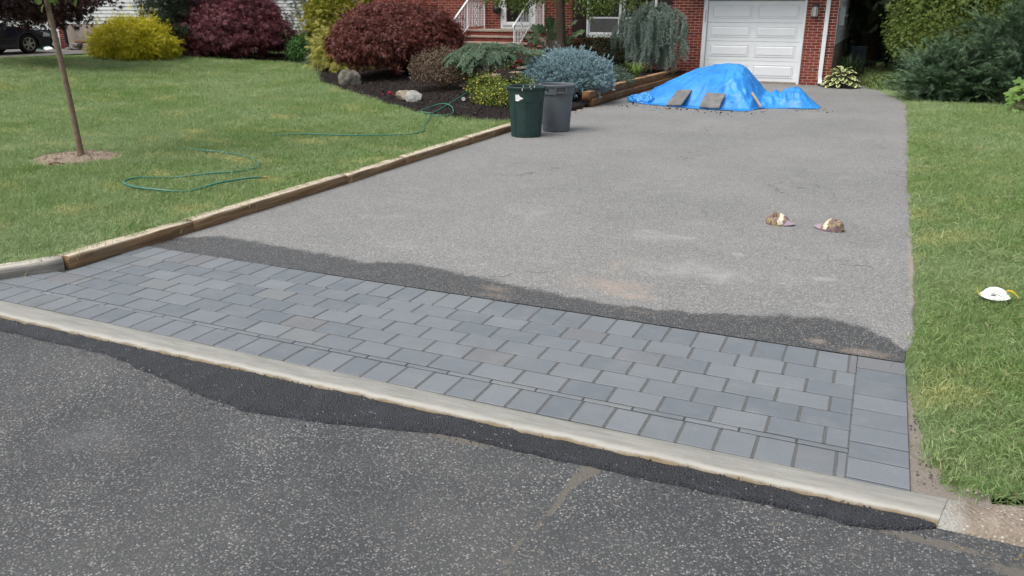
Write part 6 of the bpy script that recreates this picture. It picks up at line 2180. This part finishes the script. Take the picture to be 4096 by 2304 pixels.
for (z, s_) in ((.42, 1), (.78, -1), (1.02, 1), (1.33, 1), (1.55, -1), (1.75, 1)):
    x = float(np.interp(z, [.06, .5, 1.15, 1.9], [-9.275, -9.29, -9.325, -9.385]))
    MB().lathe([(.030, -.008), (.0385 - .002 * z, 0), (.030, .008)], 14, (x, 7.303, z)).build("bud_ring", MAT['bark2'], t, True)

# tree at the house corner of the bed
ex = []
for (x0, x1, z0, z1, n) in ((-10.4, -9.9, 2.0, 2.4, 26), (-9.9, -8.7, 1.98, 2.4, 70), (-8.7, -7.6, 2.05, 2.4, 40), (-7.6, -6.7, 1.88, 2.3, 70), (-6.7, -5.9, 1.98, 2.4, 45), (-7.4, -7.1, 1.72, 2.1, 14), (-9.5, -9.1, 1.85, 2.1, 18)):
    q = np.column_stack([rng.uniform(x0, x1, n), rng.uniform(21.2, 22.2, n), rng.uniform(z0, z1, n)])
    ex.append(cloud(q, np.tile(DOWN, (n, 1)), 7, (.05, .05, .06), T_leaf, (.06, .10), .2, .8, .45))
tree("shade_tree", "shade tree with a dark trunk in front of the house window", (-8.25, 22, .75), [(-8.22, 22, .65), (-8.24, 22, 1.1), (-8.26, 21.98, 1.7), (-8.28, 21.95, 2.4), (-8.2, 21.9, 3.6)], (.15, .125, .115, .11, .06), (-8.2, 21.8), (2.5, 1.4), 2.15, 4.6, 420, 8, T_leaf, (.07, .11), LM['leafg'], 'bark', 33, .7, 10, ex)

# dark red-leaved tree over the car, trunk just outside the picture on the left
ex = []
for (x0, x1, z0, z1, n) in ((-24.5, -21.2, 1.62, 2.2, 230), (-22.2, -21.5, 1.40, 1.8, 30), (-21.2, -20.3, 1.75, 2.2, 55), (-20.9, -20.5, 1.52, 1.9, 14), (-20.2, -19.4, 1.92, 2.3, 26)):
    q = np.column_stack([rng.uniform(x0, x1, n), rng.uniform(15.9, 17.3, n), rng.uniform(z0, z1, n)])
    ex.append(cloud(q, np.tile(DOWN, (n, 1)), 9, (.10, .10, .07), T_palm, (.08, .14), .2, .5, .5))
tree("red_leaved_tree", "dark purple-leaved tree spreading over the parked car at the left edge", (-24.6, 15.6, .3), [(-24.3, 15.4, .2), (-24.3, 15.45, .8), (-24.1, 15.6, 1.3), (-23.6, 16, 2.2), (-23.2, 16.3, 3.2)], (.16, .14, .12, .10, .05), (-22.6, 16.5), (2.7, 1.8), 1.95, 4.4, 700, 8, T_palm, (.09, .15), LM['mapled'], 'bark', 35, .5, 9, ex)
V, F = grid_np(np.linspace(-25.4, -22.6, 20), np.linspace(14.2, 16.0, 16), lambda X, Y: z_lawn(X, Y) + .015 + .10 * np.clip(1 - np.hypot((X + 24.1) / 1.4, (Y - 15.1) / .9), -.9, 1) + .02 * fbm(np.stack([X * 4, Y * 4, 0 * X], -1), 2))
tag(add_np("mulch_ring", V, [F], MAT['mulch']), kind="structure")

# ------------------------------------------------------------------ right-hand plants
hm = NM("hosta_leaf")
sx = hm.node("ShaderNodeSeparateXYZ"); hm.l.new(hm.obj(), sx.inputs[0])
yy_ = hm.math('SUBTRACT', sx.outputs[1], .5)
rr_ = hm.math('SQRT', hm.math('ADD', hm.math('POWER', hm.math('DIVIDE', sx.outputs[0], .30), 2.), hm.math('POWER', hm.math('DIVIDE', yy_, .5), 2.)))
cc_ = hm.mix(hm.ramp(rr_, .55, .72), hm.mix(hm.orand(), (.07, .13, .03), (.14, .21, .05)), (.52, .54, .28))
hm.done(cc_, .45, .35)
V = [(0, .4, -.05)]
for k in range(18):
    a = 6.283 * k / 18
    x, y = .30 * math.sin(a) * (1 - .25 * math.cos(a)), .5 - .5 * math.cos(a)
    V.append((x, y, .5 * abs(x) * .5 - .30 * y * y))
hl = mesh_np("leaf", np.array(V), [np.array([(0, 1 + k, 1 + (k + 1) % 18) for k in range(18)])]); hl.materials.append(hm.mat)
c = (-.96, 23.35)
t = thing("hosta", "cream-edged hosta clump at the foot of the brick corner", "plant", (*c, .02))
st_ = MB()
for k in range(78):
    a = k * 2.399; q = math.sqrt((k + .5) / 78)
    o_ = np.array([math.cos(a), math.sin(a), 0])
    b_ = np.array([c[0], c[1], .06 + .40 * (1 - q ** 2)]) + o_ * .33 * q
    st_.tube([(c[0], c[1], .02), tuple(b_)], .006, 4)
    place_leaf(t, hl, b_, o_ * (.35 + .7 * q) + np.array([0, 0, .45 - .55 * q]) + rng.normal(size=3) * .12, rng.uniform(.16, .23))
st_.build("stalk", MAT['bark2'], t)
t = thing("hosta", "tiny hosta sprig beside the downspout outlet", "plant", (-1.36, 23.42, .01))
for k in range(6):
    a = k * 1.05; place_leaf(t, hl, np.array([-1.36, 23.42, .05]), np.array([math.cos(a), math.sin(a), .35]), .12)
t = thing("tall_strap_plant", "dark tall strap-leaved clump behind the hosta", "plant", (-.85, 24.2, .0))
V, F = blades((-.85, 24.2), .0, 120, .95, .22, .012, (.15, .8)); add_np("foliage", V, F, LM['dblade'], t)

# junipers
def juniper(label, c, r, z0, z1, n, seed):
    """boughs: each a rising, feathered shoot thrown outwards from the body"""
    P, N = ell(n, c, r, z0, z1, .42, 3.4, seed, 0., -.75)
    az = nrm(np.column_stack([N[:, 0], N[:, 1], .02 + .30 * np.clip(N[:, 2], 0, 1)]) + .28 * rng.normal(size=N.shape) * (1, 1, .5))
    L = rng.uniform(.45, .95, n)
    parts, tips = [], []
    sd = nrm(np.cross(az, (0, 0, 1.)))
    for q in np.linspace(0, 1, 13):
        base = P - az * (L * .8)[:, None] + az * (L * q)[:, None] + np.array([0, 0, 1.]) * (.16 * L * (q * q - .3))[:, None]
        sz = .06 + .15 * (1 - q)
        for s_ in (-1, 1):
            M_ = nrm(az + sd * s_ * .75 * (1.05 - q) + (0, 0, .12))
            (tips if q > .6 else parts).append(cloud(base, M_, 1, .012, T_fr, (sz * .8, sz * 1.25), .9, -.05, .16))
    parts.append(cloud(*ell(n, c, (r[0] * .60, r[1] * .60), z0, z0 + .70 * (z1 - z0), .15, 2, seed + 1), 5, .15, T_fr, (.18, .28), .5, 0, .7))
    t = plant("juniper", label, "shrub", c, z0, parts, LM['jun'], ring(c, r[0] * .5, z0 + .55 * (z1 - z0), 8), (.06, .015), group="junipers beside the driveway")
    V, F = merge(tips); add_np("new_growth", V, F, LM['jun2'], t)


juniper("blue-green juniper with feathery layered sprays nearest the end of the driveway", (1.32, 21.0), (1.0, 1.2), .03, 1.25, 330, 41)
juniper("tall blue-green juniper behind the bright big-leaved plant", (3.0, 21.0), (1.65, 1.7), .03, 2.1, 560, 43)
c = (1.55, 24.6)
P, N = ell(3000, c, (1.45, 1.0), .1, 4.4, .22, 3.0, 45)
az = nrm(N + np.array([0, 0, -.2]))
plant("arborvitae", "tall yellow-green arborvitae behind the junipers", "tree", c, .05, [cloud(P, az, 9, (.10, .10, .10), T_fr2, (.05, .105), .7, .25, .5), cloud(*ell(400, c, (1.1, .7), .2, 4.0, .1, 2, 46), 6, .15, T_fr2, (.2, .3), .5, .2, .7)], LM['arb'], [(c[0], c[1], 4.0)] + ring(c, .6, 2.2, 6), (.09, .02), "crown", "trunk")
c = (3.6, 24.8)
P, N = ell(1100, c, (1.5, 1.0), .1, 4.8, .16, 2.4, 47)
plant("arborvitae", "second tall arborvitae at the right edge above the juniper", "tree", c, .05, [cloud(P, nrm(N + np.array([0, 0, -.2])), 9, (.10, .10, .10), T_fr2, (.10, .19), .7, .25, .5)], LM['arb'], [(c[0], c[1], 4.0)] + ring(c, .6, 2.2, 6), (.09, .02), "crown", "trunk")
c = (.05, 23.9)
P, N = ell(120, (.15, 23.6), (.45, .5), .0, .22, .2, 3, 48)
plant("ground_cover", "low green ground cover at the dim end of the driveway", "plant", (.15, 23.6), 0, [cloud(P, N, 6, .05, T_round, (.04, .07), .4, -.3, .7)], LM['leafg'], ring((.15, 23.6), .2, .15, 4), (.006, .004))

# bright big-leaved plant on the right edge
bl_ = big_leaf_mesh("leaf", veinleaf("maple_like_leaf", (.10, .19, .035), (.20, .32, .07)), 5, .30, 8)
c = (2.72, 18.55)
t = thing("big_leaved_plant", "bright green plant with big lobed leaves at the right edge of the lawn", "plant", (*c, .03))
st_ = MB()
for k in range(58):
    a = k * 2.399; q = math.sqrt((k + .5) / 58); zq = .10 + .62 * (1 - q ** 2.2) + .05 * (k % 3)
    o_ = np.array([math.cos(a), math.sin(a), 0]); b_ = np.array([c[0], c[1], zq]) + o_ * .42 * q
    st_.tube(smooth_path([(c[0] + .1 * o_[0], c[1] + .1 * o_[1], .02), (c[0] + .2 * o_[0] * q, c[1] + .2 * o_[1] * q, zq * .7), tuple(b_)], 4), .007, 4)
    place_leaf(t, bl_, b_, o_ * .8 + np.array([0, -.25, -.35]) + rng.normal(size=3) * .2, rng.uniform(.12, .20), (-.1, -.5, .85))
st_.build("stalk", MAT['bark2'], t)

# dim back yard: conifers, trunks, a chair under a cover, a hammock cloth
for k, (x, y, r_, h_, lb) in enumerate(((-.55, 30.5, 1.9, 9, "big dark conifer with a bare brown trunk behind the house corner"), (1.6, 29.0, 1.8, 8, "dark conifer behind the arborvitae"), (-2.6, 36.5, 2.6, 9, "dark conifer deep in the back yard, left"), (.6, 37.5, 2.6, 9, "dark conifer deep in the back yard, centre"), (3.9, 33.0, 2.6, 9, "dark conifer deep in the back yard, right"))):
    zlow = 1.9 if k == 0 else (.5 if k == 1 else .05)
    P, N = ell(900, (x, y), (r_, r_), zlow, h_, .18, 2.2, 50 + k, 0., -.9)  # crowns made wide and dense overhead to keep the yard in shade
    t = thing("conifer", lb, "tree", (x, y, 0), "dark conifers of the back yard")
    V, F = merge([cloud(P, N, 7, .18, T_fr2, (.28, .48), .6, .5, .5)])
    add_np("crown", V, F, LM['darkc'], t)
    MB().tube([(x, y, -.1), (x, y, 3), (x, y, h_ - .5)], [.30, .25, .05], 12).build("trunk", MAT['bark'], t, True)
P, N = ell(900, (.5, 41), (9, 1.2), -.2, 5, .12, 3, 60)  # hedge wall added to block the sky beyond the conifers
P[:, 2] = rng.uniform(0, 5, len(P))
plant("sky_block_hedge", "dark hedge added to block the sky behind the back yard", "hedge", (.5, 41), 0, [cloud(P, N, 8, .3, T_fr2, (.4, .7), .5, .2, .7)], LM['darkc'], ring((.5, 41), 3, 2, 6), (.06, .02))
MAT['bluecloth'] = plain("blue_grey_cover", (.012, .018, .024), .8, .2, var=.5, scale=9)
ch = thing("garden_chair", "dim blue-grey padded garden chair in the shade behind the hosta", "chair", (-.75, 27.0, 0))
MB().b2(-1.0, -.52, 26.75, 27.2, .36, .46).build("seat", MAT['bluecloth'], ch, bevel=.03)
MB().box((-.76, 27.22, .66), (.48, .09, .48), 0, 0, (-.2, 0)).build("backrest", MAT['bluecloth'], ch, bevel=.03)
for (x, y) in ((-.97, 26.78), (-.55, 26.78), (-.97, 27.2), (-.55, 27.2)):
    MB().tube([(x, y, 0), (x, y, .37)], .018, 6).build("leg", MAT['black'], ch)
MAT['darkteal'] = plain("dark_teal_cloth", (.012, .03, .034), .8, .2)
P = np.linspace(0, 1, 14); V, F = [], []
for q in P:
    for s_ in (-.35, -.1, .1, .35):
        V.append((-.45 + 1.5 * q, 28.2 + s_, .35 + 1.0 * q ** 1.6 + .25 * s_ * s_))
F = [(4 * i_ + j, 4 * i_ + j + 1, 4 * i_ + j + 5, 4 * i_ + j + 4) for i_ in range(13) for j in range(3)]
hmk = thing("hammock", "dark teal hammock cloth slung in the shaded back yard", "hammock", (-.3, 28.2, 0))
MB().add(V, F).build("cloth", MAT['darkteal'], hmk, True)
MB().tube([(-.46, 28.2, 0), (-.46, 28.2, .4)], .02, 6).build("stand", MAT['black'], hmk)

# ------------------------------------------------------------------ crumbs along the patch, pebbles by the old kerb
m = 420
xx_ = rng.uniform(-5.2, .5, m)
top_ = rng.uniform(size=m) < .5
yy_ = np.where(top_, 3.212 + np.abs(rng.normal(0, .010, m)), np.interp(xx_, lowp[:, 0], lowp[:, 1]) - np.abs(rng.normal(0, .025, m)))
zz_ = np.where(top_, -.020, -.033)
V, F = scatter(ico_v, ico_f, np.column_stack([xx_, yy_, zz_]), rdir(m), rdir(m), rng.uniform(.0015, .006, m) * rng.uniform(.5, 1.3, m))
tag(add_np("asphalt_crumbs", V, F, MAT['patch']), "black crumbs along the edges of the fresh asphalt strip", "crumbs", kind="stuff")
m = 60
q = np.column_stack([rng.uniform(.40, .95, m), 3.46 + rng.normal(0, .04, m), np.full(m, .035)])
q[:25] = np.column_stack([rng.uniform(.45, 1.0, 25), 3.10 + rng.normal(0, .03, 25), np.full(25, -.033)])
V, F = scatter(ico_v, ico_f, q, rdir(m), rdir(m), rng.uniform(.003, .011, m))
tag(add_np("pebbles", V, F, MAT['rock2']), "pale pebbles scattered along the worn old kerb", "pebbles", kind="stuff")
m = 90
q = np.column_stack([rng.uniform(.35, .44, m), rng.uniform(3.45, 4.85, m), np.full(m, -.006)])
V, F = scatter(ico_v, ico_f, q, rdir(m), rdir(m), rng.uniform(.002, .008, m))
tag(add_np("pebbles", V, F, MAT['rock']), "dark grit lying between the pavers and the right lawn", "grit", kind="stuff")
